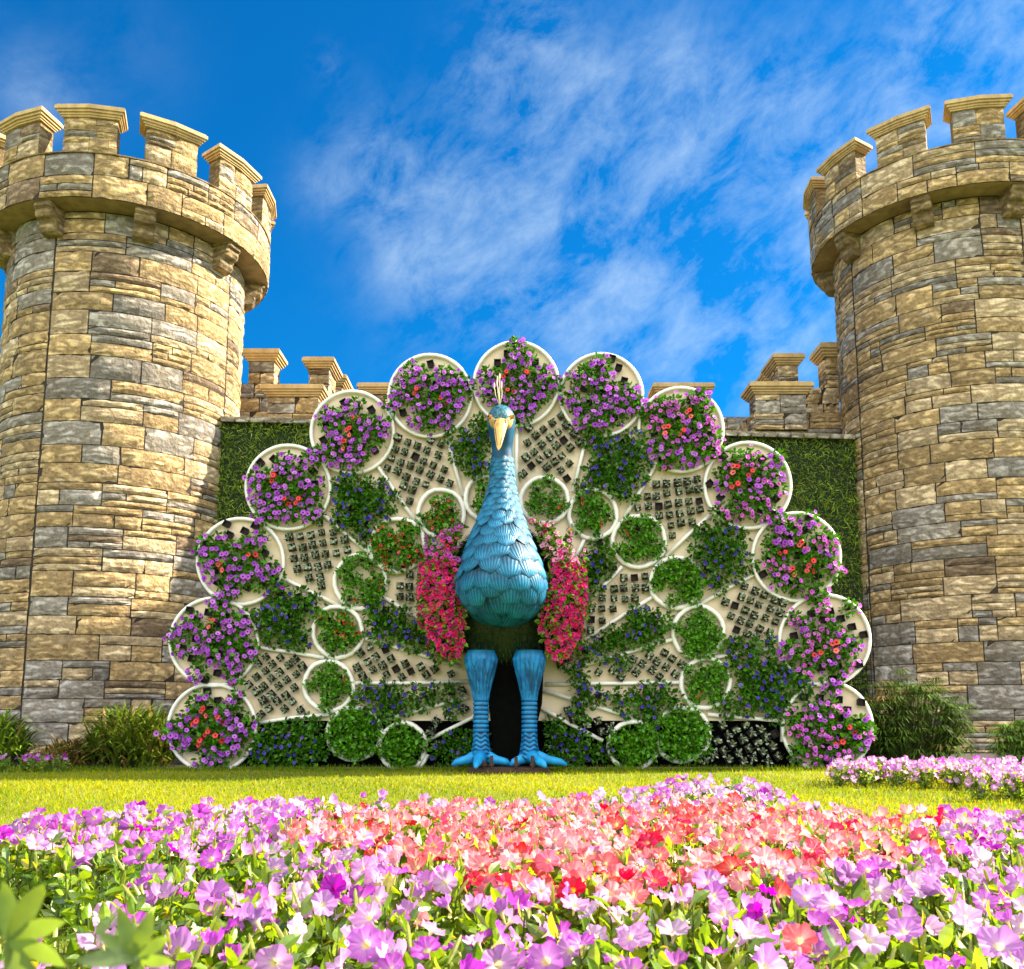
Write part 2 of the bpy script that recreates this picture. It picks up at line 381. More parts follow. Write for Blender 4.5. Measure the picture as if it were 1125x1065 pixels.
# ------------------------------------------------------------------ stonework
def block_colour(r):
    k = r.random()
    if k < .42: c = np.array([.66, .49, .25]) * r.uniform(.75, 1.2)
    elif k < .66: c = np.array([.76, .62, .41]) * r.uniform(.85, 1.15)
    elif k < .94: c = np.array([.42, .41, .40]) * r.uniform(.7, 1.25)
    else: c = np.array([.33, .24, .16]) * r.uniform(.8, 1.1)
    return c
def stone_blocks(mb, mapf, U0, U1, V0, V1, rowh=.47, seed=1, lmin=.7, lmax=1.45, gap=.012, bulge=.03, nx=6, ny=3, light=1.0):
    """rough faced ashlar: big blocks between stacks of thin ones; mapf(u, v, outward) gives the point"""
    r = np.random.default_rng(seed)
    nr = max(1, round((V1 - V0) / rowh)); hs = r.uniform(.82, 1.2, nr); hs *= (V1 - V0) / hs.sum(); v = V0
    for h in hs:
        L = []; u = 0; T = U1 - U0
        while u < T: l = r.uniform(lmin, lmax); L.append(l); u += l
        L = np.array(L) * T / sum(L); u = U0
        for l in L:
            k = r.random()
            if k < .36: cuts = [0, 1]
            elif k < .84: q = r.choice([.33, .4, .62, .68]); cuts = [0, q, 1]
            else: cuts = [0, .3, .62, 1]
            if h < .3: cuts = [0, 1]
            for a, b in zip(cuts[:-1], cuts[1:]):
                parts = [(u, u + l)]
                if (b - a) < .75 and l > .7 and r.random() < .3: m = u + l * r.uniform(.35, .65); parts = [(u, m), (m, u + l)]
                for (ua, ub) in parts:
                    va, vb = v + a * h, v + b * h
                    gu = np.linspace(ua + gap * r.uniform(.6, 1.3), ub - gap * r.uniform(.6, 1.3), nx + 1); gv = np.linspace(va + gap * .7, vb - gap * .7, ny + 1)
                    su = np.minimum(np.arange(nx + 1), np.arange(nx, -1, -1)); sv = np.minimum(np.arange(ny + 1), np.arange(ny, -1, -1))
                    e = np.minimum(su[None, :], sv[:, None])
                    base = r.uniform(-.004, .012)
                    dd = np.where(e == 0, -.028, base + bulge * r.uniform(.4, 1.0, e.shape) * (.6 + .4 * (e > 1)))
                    dd[e == 0] += r.uniform(0, .026, (e == 0).sum())
                    Vv = np.array([mapf(gu[i] + (r.uniform(-.006, .006) if 0 < i < nx else 0), gv[j], dd[j, i]) for j in range(ny + 1) for i in range(nx + 1)])
                    mb.add(Vv, grid_faces(nx + 1, ny + 1), block_colour(r) * light, 0)
            u += l
        v += h
def arc_solid(mb, cx, cy, r0, r1, z0, z1, f0, f1, n=8, col=(.4, .3, .15), mat=0):
    V = []
    for i in range(n + 1):
        f = f0 + (f1 - f0) * i / n; s, c = math.sin(f), math.cos(f)
        for r, z in ((r0, z0), (r1, z0), (r1, z1), (r0, z1)): V.append((cx + r * s, cy - r * c, z))
    F = [(i * 4 + k, i * 4 + (k + 1) % 4, i * 4 + 4 + (k + 1) % 4, i * 4 + 4 + k) for i in range(n) for k in range(4)]
    F += [(3, 2, 1, 0), (n * 4, n * 4 + 1, n * 4 + 2, n * 4 + 3)]
    mb.add(V, F, col, mat)

RT, RP = 2.49, 3.01
def tower(X, Y, z_rim, seam, mer_phase, cor_phase, seed, label):
    """angles are measured from the direction of the lawn in front, positive to the right"""
    root = empty('round_tower', (X, Y, 0), label, 'tower', 'castle towers')
    face = math.atan2(X, Y)                                   # bearing of the tower: its front looks back along it
    A = lambda deg: R(deg) - face
    def mp(rad): return lambda u, v, d: ((rad + d) * math.sin(u / rad), -(rad + d) * math.cos(u / rad), v)
    w = MB(); n = 96
    ring = [(math.sin(2 * math.pi * i / n), -math.cos(2 * math.pi * i / n)) for i in range(n)]
    zs = [-.3, z_rim + .1]
    w.add([(x * (RT - .022), y * (RT - .022), z) for z in zs for x, y in ring], grid_faces(n, 2, True), (1, 1, 1), 1)
    for q in range(4):
        a0 = A(seam + q * 90); stone_blocks(w, mp(RT), a0 * RT + .012, (a0 + math.pi / 2) * RT - .012, -.2, z_rim - .02, .42, seed + q, .8, 1.6, .012, .02)
    w.build('wall', [STONE, MORTAR], root)
    p = MB(); zc = z_rim + .95
    arc_solid(p, 0, 0, RP - .38, RP - .022, z_rim + .001, zc - .012, 0, 2 * math.pi, 96, (.36, .27, .14), 2)
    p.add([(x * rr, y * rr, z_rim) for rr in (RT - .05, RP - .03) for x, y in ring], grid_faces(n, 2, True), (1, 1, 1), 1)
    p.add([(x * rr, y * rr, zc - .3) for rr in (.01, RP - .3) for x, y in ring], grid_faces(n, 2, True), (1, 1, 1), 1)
    for q in range(4):
        a0 = A(seam + 20 + q * 90); stone_blocks(p, mp(RP), a0 * RP, (a0 + math.pi / 2) * RP, z_rim, zc, .47, seed + 10 + q, .7, 1.3)
    # rough top course of the crenel sills
    arc_solid(p, 0, 0, RP - .37, RP + .015, zc - .010, zc + .012, 0, 2 * math.pi, 96, (.40, .30, .15), 0)
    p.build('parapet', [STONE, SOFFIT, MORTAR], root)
    zm = zc + .74
    for k in range(12):
        a = A(mer_phase + 30 * k); b = R(10.1)
        m = MB()
        arc_solid(m, 0, 0, RP - .37, RP - .02, zc + .012, zm, a - b + .004, a + b - .004, 8, (.38, .28, .13), 0)
        stone_blocks(m, mp(RP), (a - b) * RP, (a + b) * RP, zc + .012, zm, .38, seed * 7 + k, .5, .9, nx=4)
        mo = m.build('merlon', [STONE], root)
        c = MB(); zz = zm
        for (ex, hh) in ((.03, .035), (.055, .045), (.09, .05), (.125, .07), (.10, .03)):
            arc_solid(c, 0, 0, RP - .37 - ex, RP + ex + .012, zz, zz + hh, a - b - ex / RP, a + b + ex / RP, 2); zz += hh
        c.build('cap', CAPM, mo)
    for k in range(9):
        a = A(cor_phase + 40 * k); m = MB()
        prof = [(.0, 0), (.50, 0), (.50, -.09), (.44, -.13), (.45, -.20), (.40, -.27), (.31, -.30), (.27, -.36), (.28, -.44), (.22, -.52), (.12, -.55), (.0, -.55)]
        V = []; s, c_ = math.sin(a), math.cos(a)
        cols = [(-.20, .93), (-.16, 1.0), (-.08, 1.0), (0, 1.0), (.08, 1.0), (.16, 1.0), (.20, .93)]
        for w_, k_ in cols:
            for (dr, dz) in prof:
                rr = RT - .02 + dr * k_ * .92; V.append((rr * s + w_ * c_, -rr * c_ + w_ * s, z_rim - .004 + dz))
        np_ = len(prof); F = grid_faces(np_, len(cols), True).tolist() + [list(range(np_)), [(len(cols) - 1) * np_ + i for i in range(np_)][::-1]]
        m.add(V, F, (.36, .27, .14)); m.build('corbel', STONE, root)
    return root
tower(-8.72, 19.71, 10.87, -36, 11.7, 3.5, 11, 'sunlit round stone castle tower with battlements on the left of the peacock')
tower(10.42, 20.71, 11.82, 39, 17, -7, 57, 'shaded round stone castle tower with battlements on the right of the peacock')

def stone_box(mb, x0, x1, y0, y1, z0, z1, seed, rowh=.4, core=True):
    if core: box(mb, ((x0 + x1) / 2, (y0 + y1) / 2, (z0 + z1) / 2), (x1 - x0 - .04, y1 - y0 - .04, z1 - z0), (.3, .23, .13), 1)
    for (U0, U1, f) in ((x0, x1, lambda u, v, d: (u, y0 - d, v)), (y0, y1, lambda u, v, d: (x1 + d, u, v)), (y0, y1, lambda u, v, d: (x0 - d, u, v))):
        stone_blocks(mb, f, U0, U1, z0, z1, rowh, seed, .45, .95, nx=4, ny=2); seed += 1
def cap_boxes(mb, x0, x1, y0, y1, z0, h):
    for f, ex in ((.16, .03), (.2, .07), (.2, .11), (.3, .15), (.14, .12)):
        box(mb, ((x0 + x1) / 2, (y0 + y1) / 2, z0 + h * f / 2), (x1 - x0 + 2 * ex, y1 - y0 + 2 * ex, h * f)); z0 += h * f
def merlon(root, px0, px1, ytop, ycap, ybot, Y, depth, seed):
    a = P(px0, ycap, Y); b = P(px1, ycap, Y); zt = P(px0, ytop, Y).z; zb = P(px0, ybot, Y).z
    m = MB(); stone_box(m, a.x, b.x, Y, Y + depth, zb, a.z, seed, .36); mo = m.build('merlon', [STONE, MORTAR], root); mo.location = -root.location
    c = MB(); cap_boxes(c, a.x, b.x, Y, Y + depth, a.z, zt - a.z); c.build('cap', CAPM, mo)
def wallpiece(root, px0, px1, ytop, Y, depth, seed, zb=5.5):
    a = P(px0, ytop, Y); b = P(px1, ytop, Y); m = MB(); stone_box(m, a.x, b.x, Y, Y + depth, zb, a.z, seed, .42); w_ = m.build('wall', [STONE, MORTAR], root); w_.location = -root.location
lb = empty('castle_bastion', (P(310, 470, 21).x, 21, 0), 'low stone bastion with four capped merlons beside the left tower', 'bastion', 'castle bastions')
wallpiece(lb, 255, 352, 452, 21.0, 4.6, 201, 0.0)
wallpiece(lb, 262, 300, 421, 21.9, .7, 205)
merlon(lb, 273, 302, 385, 397, 421, 22.0, .55, 210)
merlon(lb, 294, 350, 424, 436, 472, 20.9, .6, 213)
merlon(lb, 339, 362, 394, 405, 440, 22.7, .9, 216)
merlon(lb, 362, 376, 413, 424, 448, 24.4, .9, 219)
rb = empty('castle_bastion', (P(860, 470, 21).x, 21, 0), 'low stone bastion with four capped merlons beside the right tower', 'bastion', 'castle bastions')
wallpiece(rb, 826, 925, 453, 21.4, 4.6, 231, 0.0)
wallpiece(rb, 884, 922, 426, 22.3, .7, 235)
merlon(rb, 829, 886, 421, 433, 472, 21.3, .6, 238)
merlon(rb, 854, 877, 390, 401, 426, 22.9, .9, 241)
merlon(rb, 842, 856, 409, 420, 445, 24.6, .9, 244)
merlon(rb, 906, 926, 378, 392, 430, 22.4, .6, 247)
wallpiece(rb, 816, 828, 462, 22.6, .8, 250)
bw = empty('castle_wall', (0, 26, 0), 'stone curtain wall with capped merlons showing above the flower fan', 'wall')
wallpiece(bw, 345, 850, 458, 26.0, .8, 261, 0.0)
for i, (a, b) in enumerate(((398, 424), (470, 526), (556, 610), (640, 694), (722, 779))): merlon(bw, a, b, 422, 433, 470, 25.95, .7, 265 + i)

# ------------------------------------------------------------------ hedge wall between the towers
A0, A1, ZH = Vector((-6.32, 19.10, 0)), Vector((7.90, 20.40, 0)), 7.05
hw = empty('hedge_wall', (A0 + A1) / 2, 'tall green living wall of shaggy turf between the two towers', 'hedge')
hc = (A0 + A1) / 2; tdir = (A1 - A0).normalized(); nd = Vector((tdir.y, -tdir.x, 0)); ang = math.atan2(tdir.y, tdir.x); LH = (A1 - A0).length
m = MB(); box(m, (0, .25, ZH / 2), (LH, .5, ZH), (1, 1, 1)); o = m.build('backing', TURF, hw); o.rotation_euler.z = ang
m = MB(); box(m, (0, .22, ZH + .045), (LH, .66, .09), (.4, .38, .34))
for i in range(46): box(m, (-LH / 2 + (i + .5) * LH / 46, -.12, ZH + .02), (LH / 46 - .05, .05, .10), np.array([.5, .48, .44]) * rng.uniform(.6, 1.2))
o = m.build('coping', STONE, hw); o.rotation_euler.z = ang
m = MB(); n = 62000
u = rng.uniform(-LH / 2, LH / 2, n); z = rng.uniform(.3, ZH + .06, n)
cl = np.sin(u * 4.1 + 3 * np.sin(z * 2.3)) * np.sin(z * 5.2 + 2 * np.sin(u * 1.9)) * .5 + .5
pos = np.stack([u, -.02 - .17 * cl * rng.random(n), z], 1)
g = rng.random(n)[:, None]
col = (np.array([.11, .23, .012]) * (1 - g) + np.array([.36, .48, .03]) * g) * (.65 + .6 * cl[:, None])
col[rng.random(n) < .05] = (.16, .13, .05)
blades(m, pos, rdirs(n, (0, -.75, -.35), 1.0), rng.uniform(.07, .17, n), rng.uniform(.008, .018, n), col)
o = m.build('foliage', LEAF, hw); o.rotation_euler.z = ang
m = MB(); Tn = Vector((0, -1, 0))
for k in range(7): box(m, (0.1 * k, 0, 1.3), (.012, .012, 2.6)) 
for k in range(17): box(m, (.3, -.012, .15 * k + .12), (.62, .012, .012))
tr = m.build('wire_trellis', POT); tr.location = P(925, 700, 19.9); tr.location.z = 1.0
tag(tr, 'black wire trellis panel standing against the hedge beside the right tower', 'trellis')

# ------------------------------------------------------------------ peacock statue
pc = empty('peacock_statue', (P(551, 841, 12.2).x, 12.2, 0), 'giant blue painted peacock statue with pink flowering wings facing the lawn', 'statue')
IN = Vector(pc.location)
Yc = 12.02
rows = [(445, 549.5, 2, .02), (447.5, 549.8, 8, .02), (453, 550.3, 13.5, .02), (463, 550.6, 16.3, .0), (473, 551, 15.6, .0), (483, 551.5, 13.5, .02), (494, 552, 12.0, .05), (505, 551.6, 13.2, .06), (516, 551.8, 14.5, .05), (527, 552, 14.4, .03),
        (548, 551, 19.0, -.02), (569, 550.3, 26.0, -.06), (590, 549.6, 34, -.10), (612, 550.2, 42, -.12), (633, 550.8, 48.4, -.12), (645, 551.4, 50.4, -.10), (655, 552, 48.5, -.07), (665, 552, 43, -.02), (674, 552.5, 36, .05), (681, 553, 26, .10), (686, 553.5, 12, .16), (687.5, 553.5, 2, .18)]
prof = []
for (py, cx, hwd, off) in rows:
    Yp = Yc + off
    c = P(cx, py, Yp); e = P(cx + hwd, py, Yp); prof.append((c.x, Yp, c.z, (e.x - c.x)))
prof = np.array(prof)
# arc-length parameter from bottom (0) to top (1)
zz = prof[::-1]; zz_z = zz[:, 2]
def body_at(z):
    return (np.interp(z, zz_z, zz[:, 0]), np.interp(z, zz_z, zz[:, 1]), np.interp(z, zz_z, zz[:, 3]))
def surf(a, z, d=0.0):
    """a: angle, 0 faces the lawn, + to the right"""
    cx, cy, r = body_at(z); r = r * .955 - .004
    return Vector((cx + (r + d) * math.sin(a), cy - (r * 1.06 + d) * math.cos(a), z))
def surf_n(a, z):
    e = .01
    t1 = surf(a + e, z) - surf(a - e, z); t2 = surf(a, z + e) - surf(a, z - e)
    n_ = t1.cross(t2)
    return n_.normalized() if n_.length > 1e-9 else Vector((math.sin(a), -math.cos(a), 0))
m = MB(); na = 40
zl = np.concatenate([np.linspace(zz_z[0], zz_z[5], 14), np.linspace(zz_z[5], zz_z[-1], 70)[1:]])
V = [tuple(surf(2 * math.pi * i / na, z) - IN) for z in zl for i in range(na)]
cols = np.array([(.25, .35, .4) for z in zl for i in range(na)])
m.add(V, grid_faces(na, len(zl), True), cols, 0, np.zeros((len(V), 2)))
fr = np.random.default_rng(5)
z = zz_z[3] + .06; zneck = P(552, 497, Yc).z; row = 0
zrows = []
ztop = P(552, 500, Yc).z; z = ztop
while z > zz_z[0] + .20:
    r_ = body_at(z)[2]; ln = min(.35, max(.085, .70 * r_ + .01))
    zrows.append((z, ln)); z -= max(.05, ln * .48)
for (z_row, ln) in reversed(zrows):
    z = z_row           # bottom rows first so that upper feathers lie over them
    r_ = max(body_at(z - ln * .5)[2], body_at(z)[2] * .8, .12); wd = ln * 1.0
    cnt = max(9, int(2 * math.pi * r_ / (wd * .72))); row += 1
    for k in range(cnt):
        a0 = 2 * math.pi * (k + .5 * (row % 2)) / cnt + fr.uniform(-.06, .06); z = z_row + fr.uniform(-.13, .13) * ln
        if abs(((a0 + math.pi) % (2 * math.pi)) - math.pi) > 2.3: continue
        L = ln * fr.uniform(1.0, 1.25); wv = wd * fr.uniform(.92, 1.1); nu, nv = 11, 8; roll = fr.uniform(-.12, .12)
        Vv = []; UV = []; CC = []
        for j in range(nv):
            b = j / (nv - 1)
            half = .5 * wv * (math.sin(min(1, b * 1.5 + .15) * math.pi / 2) if b < .60 else math.sqrt(max(0.0, 1 - ((b - .60) / .402) ** 2)))
            for i in range(nu):
                s_ = -1 + 2 * i / (nu - 1)
                rr = max(body_at(z)[2], .1)
                zz_ = max(z - L * (b - .04), zz_z[0] + .015)
                r_here = max(body_at(zz_)[2], .16)
                aa = a0 + (s_ * half + roll * L * b) / r_here
                groove = 0
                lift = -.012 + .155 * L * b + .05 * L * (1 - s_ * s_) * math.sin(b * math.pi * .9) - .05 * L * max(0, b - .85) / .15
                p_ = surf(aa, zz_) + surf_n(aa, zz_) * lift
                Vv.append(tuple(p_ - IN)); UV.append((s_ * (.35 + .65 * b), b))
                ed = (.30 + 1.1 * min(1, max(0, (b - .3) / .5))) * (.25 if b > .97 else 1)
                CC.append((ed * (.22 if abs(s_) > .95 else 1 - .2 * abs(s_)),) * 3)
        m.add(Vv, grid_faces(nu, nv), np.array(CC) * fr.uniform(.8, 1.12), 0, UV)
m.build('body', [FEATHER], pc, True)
# head: crown over the neck top, face mask, beak, eyes and crest
hc_ = P(550.6, 464, Yc)
m = MB()
for j in range(17):
    pass
nu, nv = 28, 18; V = []
for j in range(nv):
    th = math.pi * j / (nv - 1)
    for i in range(nu):
        f = 2 * math.pi * i / nu; d = Vector((math.sin(th) * math.sin(f), -math.sin(th) * math.cos(f), math.cos(th)))
        sc = Vector((.196, .25 if d.y < 0 else .24, .225))
        q = Vector((d.x * sc.x, d.y * sc.y, d.z * sc.z))
        q.x *= 1 - .18 * max(0, -d.z); q.y -= .05 * max(0, -d.y)
        V.append(tuple(hc_ + q - IN))
m.add(V, grid_faces(nu, nv, True)); hd = m.build('head', HEADBLUE, pc, True)
def headp(ax, ay, out=0.0):
    """point on the front of the head, ax to the right and ay up, both in head radii"""
    x = ax * .196; zq = ay * .225
    k = max(0.0, 1 - ax * ax - ay * ay)
    return hc_ + Vector((x, -(.29 * math.sqrt(k)) - out, zq))
m = MB()                                   # pale skin round the eyes and the beak's base
for s_ in (-1, 1):
    outl = [(.12, -.16), (.34, -.20), (.58, .00), (.82, .06), (.84, -.18), (.70, -.50), (.40, -.70), (.10, -.64)]
    nr = 7; V = []; cen = (.48, -.28)
    for q in range(nr):
        f = q / (nr - 1)
        for (ax, ay) in outl:
            x_, y_ = cen[0] + (ax - cen[0]) * f, cen[1] + (ay - cen[1]) * f
            V.append(tuple(headp(s_ * x_, y_, .028 * (1 - f ** 3)) - IN))
    m.add(V, grid_faces(len(outl), nr, True))
m.build('face_patch', FACE, hd, True)
m = MB(); base = headp(0, -.30, -.06); tip = P(547.8, 495.5, Yc - .50); nB = 16; V = []
for q in range(12):
    f = q / 11; cen = base.lerp(tip, f) + Vector((0, -.09 * math.sin(f * math.pi * .85), -.0))
    rx, rz = (.094 * (1 - f) ** .62 + .006), (.088 * (1 - f) ** .7 + .006)
    for k in range(nB):
        th = 2 * math.pi * k / nB; ridge = 1 + .22 * max(0, math.sin(th)) ** 6
        V.append(tuple(cen + Vector((rx * math.cos(th), -.35 * rz * math.sin(th) * f, rz * math.sin(th) * ridge)) - IN))
m.add(V, grid_faces(nB, 12, True).tolist() + [[11 * nB + k for k in range(nB)]]); bk = m.build('beak', BEAK, hd, True)
m = MB()
for s_ in (-1, 1):
    pts = [tuple(base.lerp(tip, f) + Vector((s_ * (.088 * (1 - f) ** .7), -.09 * math.sin(f * math.pi * .85) - .006, .055 * math.sin(f * math.pi) - .028 * (1 - f))) - IN) for f in np.linspace(.05, .9, 8)]
    tube(m, pts, .0045, 6)
    nb = base.lerp(tip, .30) + Vector((s_ * .062, -.11, .10)) - IN
    tube(m, [tuple(nb), tuple(nb + Vector((s_ * .012, -.02, -.045)))], [.012, .008], 8)
m.build('beak_line', EYE, bk)
for s_ in (-1, 1):
    c_ = headp(s_ * .74, .02, .02); nrm = Vector((s_ * .75, -.65, .1)).normalized()
    for nm, rad, mt, off in (('eye_ring', .040, EYERING, 0.0), ('eye', .026, EYE, .016)):
        m = MB(); V = []
        for j in range(9):
            th = math.pi * j / 8
            for i in range(14):
                f = 2 * math.pi * i / 14; V.append(tuple(c_ + nrm * off + rad * Vector((math.sin(th) * math.cos(f), math.sin(th) * math.sin(f) * .8, math.cos(th) * .8)) - IN))
        m.add(V, grid_faces(14, 9, True)); m.build(nm, mt, hd, True)
for k, (tx, ty, dy) in enumerate(((543, 424, .02), (546.5, 417, .0), (549, 414, -.02), (546, 421, -.05), (551, 423, .05))):
    m = MB(); a = P(549, 447, Yc); b = P(tx, ty, Yc + dy); mid = a.lerp(b, .5) + Vector((.01 * (k - 2), 0, .02))
    tube(m, [tuple(q - IN) for q in (a, mid, b)], [.0055, .004, .003], 6)
    V = []; 
    for j in range(7):
        th = math.pi * j / 6
        for i in range(8):
            f = 2 * math.pi * i / 8; V.append(tuple(b + Vector((.010 * math.sin(th) * math.cos(f), .008 * math.sin(th) * math.sin(f), .05 * math.cos(th))) - IN))
    m.add(V, grid_faces(8, 7, True)); m.build('crest_plume', QUILL, hd, True)

# torso behind the chest: dark turf egg on a black support
tc_ = P(552, 655, 12.45)
m = MB(); nu, nv = 36, 20; V = []
for j in range(nv):
    th = math.pi * j / (nv - 1)
    for i in range(nu):
        f = 2 * math.pi * i / nu; V.append(tuple(tc_ + Vector((.80 * math.sin(th) * math.cos(f), .42 * math.sin(th) * math.sin(f), .98 * math.cos(th))) - IN))
m.add(V, grid_faces(nu, nv, True), (.012, .028, .006)); 
n = 9000; d = rdirs(n); pos = d * np.array([.80, .42, .98]) + np.array(tc_ - IN)
blades(m, pos, d + np.array([0, 0, -.5]), rng.uniform(.04, .09, n), rng.uniform(.006, .012, n), np.tile([.02, .05, .008], (n, 1)) * rng.uniform(.5, 1.6, (n, 1)))
m.build('torso', [mat_leaf('turf_blade', .2, .02)], pc)
m = MB(); zb = P(552, 700, 12.4).z
pts = [(-.42, 0, zb + .25), (.42, 0, zb + .25), (.36, 0, .9), (.27, 0, .5), (.24, 0, .07), (-.30, 0, .07), (-.31, 0, .5), (-.36, 0, .9)]
xs_ = P(566, 700, 12.4).x
V = [(xs_ + x - IN.x, yy - IN.y, z) for yy in (12.30, 12.70) for x, _, z in pts]; k = len(pts)
m.add(V, [list(range(k)), list(range(k, 2 * k))[::-1]] + [[i, i + k, (i + 1) % k + k, (i + 1) % k] for i in range(k)])
m.build('support', CLOTH_AND_SHADE, pc)

# leaves and small blooms shared by the planted things
LV = np.array([[0, 0, 0], [.32, .35, .10], [0, .5, -.02], [-.32, .35, .10], [.26, .75, .06], [-.26, .75, .06], [0, 1.05, -.12]], float)
LF = np.array([[0, 1, 2, 2], [0, 2, 3, 3]])
LEAF_V = np.array([[0, 0, 0], [.30, .38, .09], [0, .42, 0], [-.30, .38, .09], [0, 1.0, -.10], [.22, .74, .05], [-.22, .74, .05]], float)
LEAF_F = np.array([[0, 1, 2], [0, 2, 3], [2, 1, 5], [2, 5, 4], [3, 2, 6], [6, 2, 4]])
def bloom_shape(seg=10, lobes=5, eye=.26):
    V = [[0, 0, -.30]]; K = [(.16, .12, .2)]
    for r_, z_, kk in ((eye, -.10, (.30, .22, .36)), (eye + .18, 0, (1.35, 1.6, 1.15)), (1.0, .06, (1, 1, 1))):
        for i in range(seg):
            th = 2 * math.pi * i / seg; rr = r_ * (1 + (.09 * math.cos(lobes * th) if r_ == 1 else 0))
            V.append([rr * math.cos(th), rr * math.sin(th), z_ + (.07 * math.sin(2 * lobes * th + 1) if r_ == 1 else 0)]); K.append(kk)
    F3 = [(0, 1 + i, 1 + (i + 1) % seg) for i in range(seg)]
    for q in range(2):
        for i in range(seg):
            a, b, c_, d_ = 1 + q * seg + i, 1 + q * seg + (i + 1) % seg, 1 + (q + 1) * seg + (i + 1) % seg, 1 + (q + 1) * seg + i
            F3 += [(a, d_, c_), (a, c_, b)]
    return np.array(V), np.array(F3), np.array(K)
BV, BF, BK = bloom_shape()
def add_leaves(mb, pos, dirs, size, base, var=.35):
    n = len(pos); g = rng.random((n, 1))
    col = np.array(base) * (1 - var * 1.5 + 3 * var * g) * np.array([[1, 1, 1]]) + np.array([.03, .02, 0]) * (rng.random((n, 1)) < .2)
    # local Y is the leaf's length: lay it along dirs
    rt = rot_mats(n, dirs, rng.uniform(0, 6.28, n))
    rt = rt[:, :, [0, 2, 1]] * np.array([1, 1, -1])[None, None, :]
    scatter(mb, LEAF_V, LEAF_F, pos, rt, np.stack([size * rng.uniform(.8, 1.2, n), size, size], 1), col)
def add_blooms(mb, pos, dirs, size, col):
    n = len(pos); scatter(mb, BV, BF, pos, rot_mats(n, dirs, rng.uniform(0, 6.28, n)), size[:, None] * np.ones((1, 3)), col, 0, BK)

def in_poly(x, y, poly):
    x = np.asarray(x); y = np.asarray(y); r_ = np.zeros(x.shape, bool); k = len(poly)
    for i in range(k):
        (x1, y1), (x2, y2) = poly[i], poly[(i + 1) % k]
        c_ = ((y1 > y) != (y2 > y)) & (x < (x2 - x1) * (y - y1) / ((y2 - y1) or 1e-9) + x1); r_ ^= c_
    return r_
wings = [[(507, 572), (488, 588), (470, 610), (463, 640), (463, 665), (472, 690), (482, 712), (496, 729), (503, 722), (508, 700), (510, 650), (500, 610)],
         [(585, 572), (606, 580), (625, 603), (640, 628), (642, 655), (637, 690), (626, 714), (614, 727), (601, 712), (595, 690), (597, 650), (605, 620)]]
for wi, poly in enumerate(wings):
    m = MB(); k = len(poly); cxp = sum(p[0] for p in poly) / k; cyp = sum(p[1] for p in poly) / k
    V = []
    for (Yq, sh) in ((11.98, .55), (12.04, .85), (12.2, 1.0), (12.6, 1.0), (12.66, .8)):
        V += [tuple(P(cxp + (p[0] - cxp) * sh, cyp + (p[1] - cyp) * sh, Yq) - IN) for p in poly]
    m.add(V, grid_faces(k, 5, True).tolist() + [list(range(k))[::-1], [4 * k + i for i in range(k)]])
    w_ = m.build('wing', TURF, pc)
    n = 1500; x = rng.uniform(455, 648, n * 4); y = rng.uniform(570, 732, n * 4); ok = in_poly(x, y, poly); x, y = x[ok], y[ok]
    cen = np.array([cxp, cyp]); dd = np.stack([(x - cxp) / 26, (y - cyp) / 80], 1); rr = np.clip(np.linalg.norm(dd, axis=1), 0, 1)
    Yp = 11.93 + .10 * rr ** 2
    pos = np.array([tuple(P(a, b, c_) - IN) for a, b, c_ in zip(x, y, Yp)])
    out = np.stack([dd[:, 0] * 1.0, -np.ones(len(x)) * .8, -dd[:, 1] * .5], 1)
    # the flank that looks away from the body is planted too
    k2 = len(x) // 2; sgn = -1 if wi == 0 else 1
    pos2 = pos[:k2].copy(); pos2[:, 1] = rng.uniform(-.1, .42, k2); pos2[:, 0] += 0
    edge = np.array([max((q[0] for q in poly if abs(q[1] - b) < 22), default=cxp) if sgn > 0 else min((q[0] for q in poly if abs(q[1] - b) < 22), default=cxp) for b in y[:k2]])
    pos2 = np.array([tuple(P(e, b, 12.2) - IN) for e, b in zip(edge, y[:k2])]); pos2[:, 1] = rng.uniform(-.12, .42, k2); pos2[:, 0] -= sgn * .03
    out2 = np.tile([sgn * 1.0, -.25, .1], (k2, 1)) + rng.normal(size=(k2, 3)) * .3
    allp = np.concatenate([pos, pos2]); allo = np.concatenate([out, out2]); nn = len(allp)
    f = MB(); add_leaves(f, allp + rng.normal(size=(nn, 3)) * .02, allo * .6 + rng.normal(size=(nn, 3)) * .6 + np.array([0, 0, -.3]), rng.uniform(.06, .11, nn), (.12, .25, .012))
    f.build('foliage', LEAF, w_)
    bl = MB(); sel = rng.random(nn) < (.60 if wi == 0 else .62)
    nx_ = np.concatenate([(x - 0), edge]); keep = sel & ((rng.random(nn) < .9))
    if wi == 0: keep &= ~((nx_ > 496) & (rng.random(nn) < .5))
    else: keep &= ~((nx_ < 610) & (rng.random(nn) < .55))
    q = np.where(keep)[0]; yv = np.concatenate([y, y[:k2]])[q]
    col = np.array([[.74, .015, .22], [.68, .015, .28], [.58, .012, .24], [.78, .02, .14]])[rng.integers(0, 4, len(q))] * rng.uniform(.75, 1.15, (len(q), 1)); 
    topk = (yv < 618) & (rng.random(len(q)) < .75); col[topk] = (.52, .08, .50) if wi == 0 else (.80, .30, .55)
    add_blooms(bl, allp[q] + allo[q] / np.linalg.norm(allo[q], axis=1, keepdims=True) * .05, allo[q] + rng.normal(size=(len(q), 3)) * .45, rng.uniform(.028, .042, len(q)), col)
    bl.build('blossoms', BLOOM, w_)

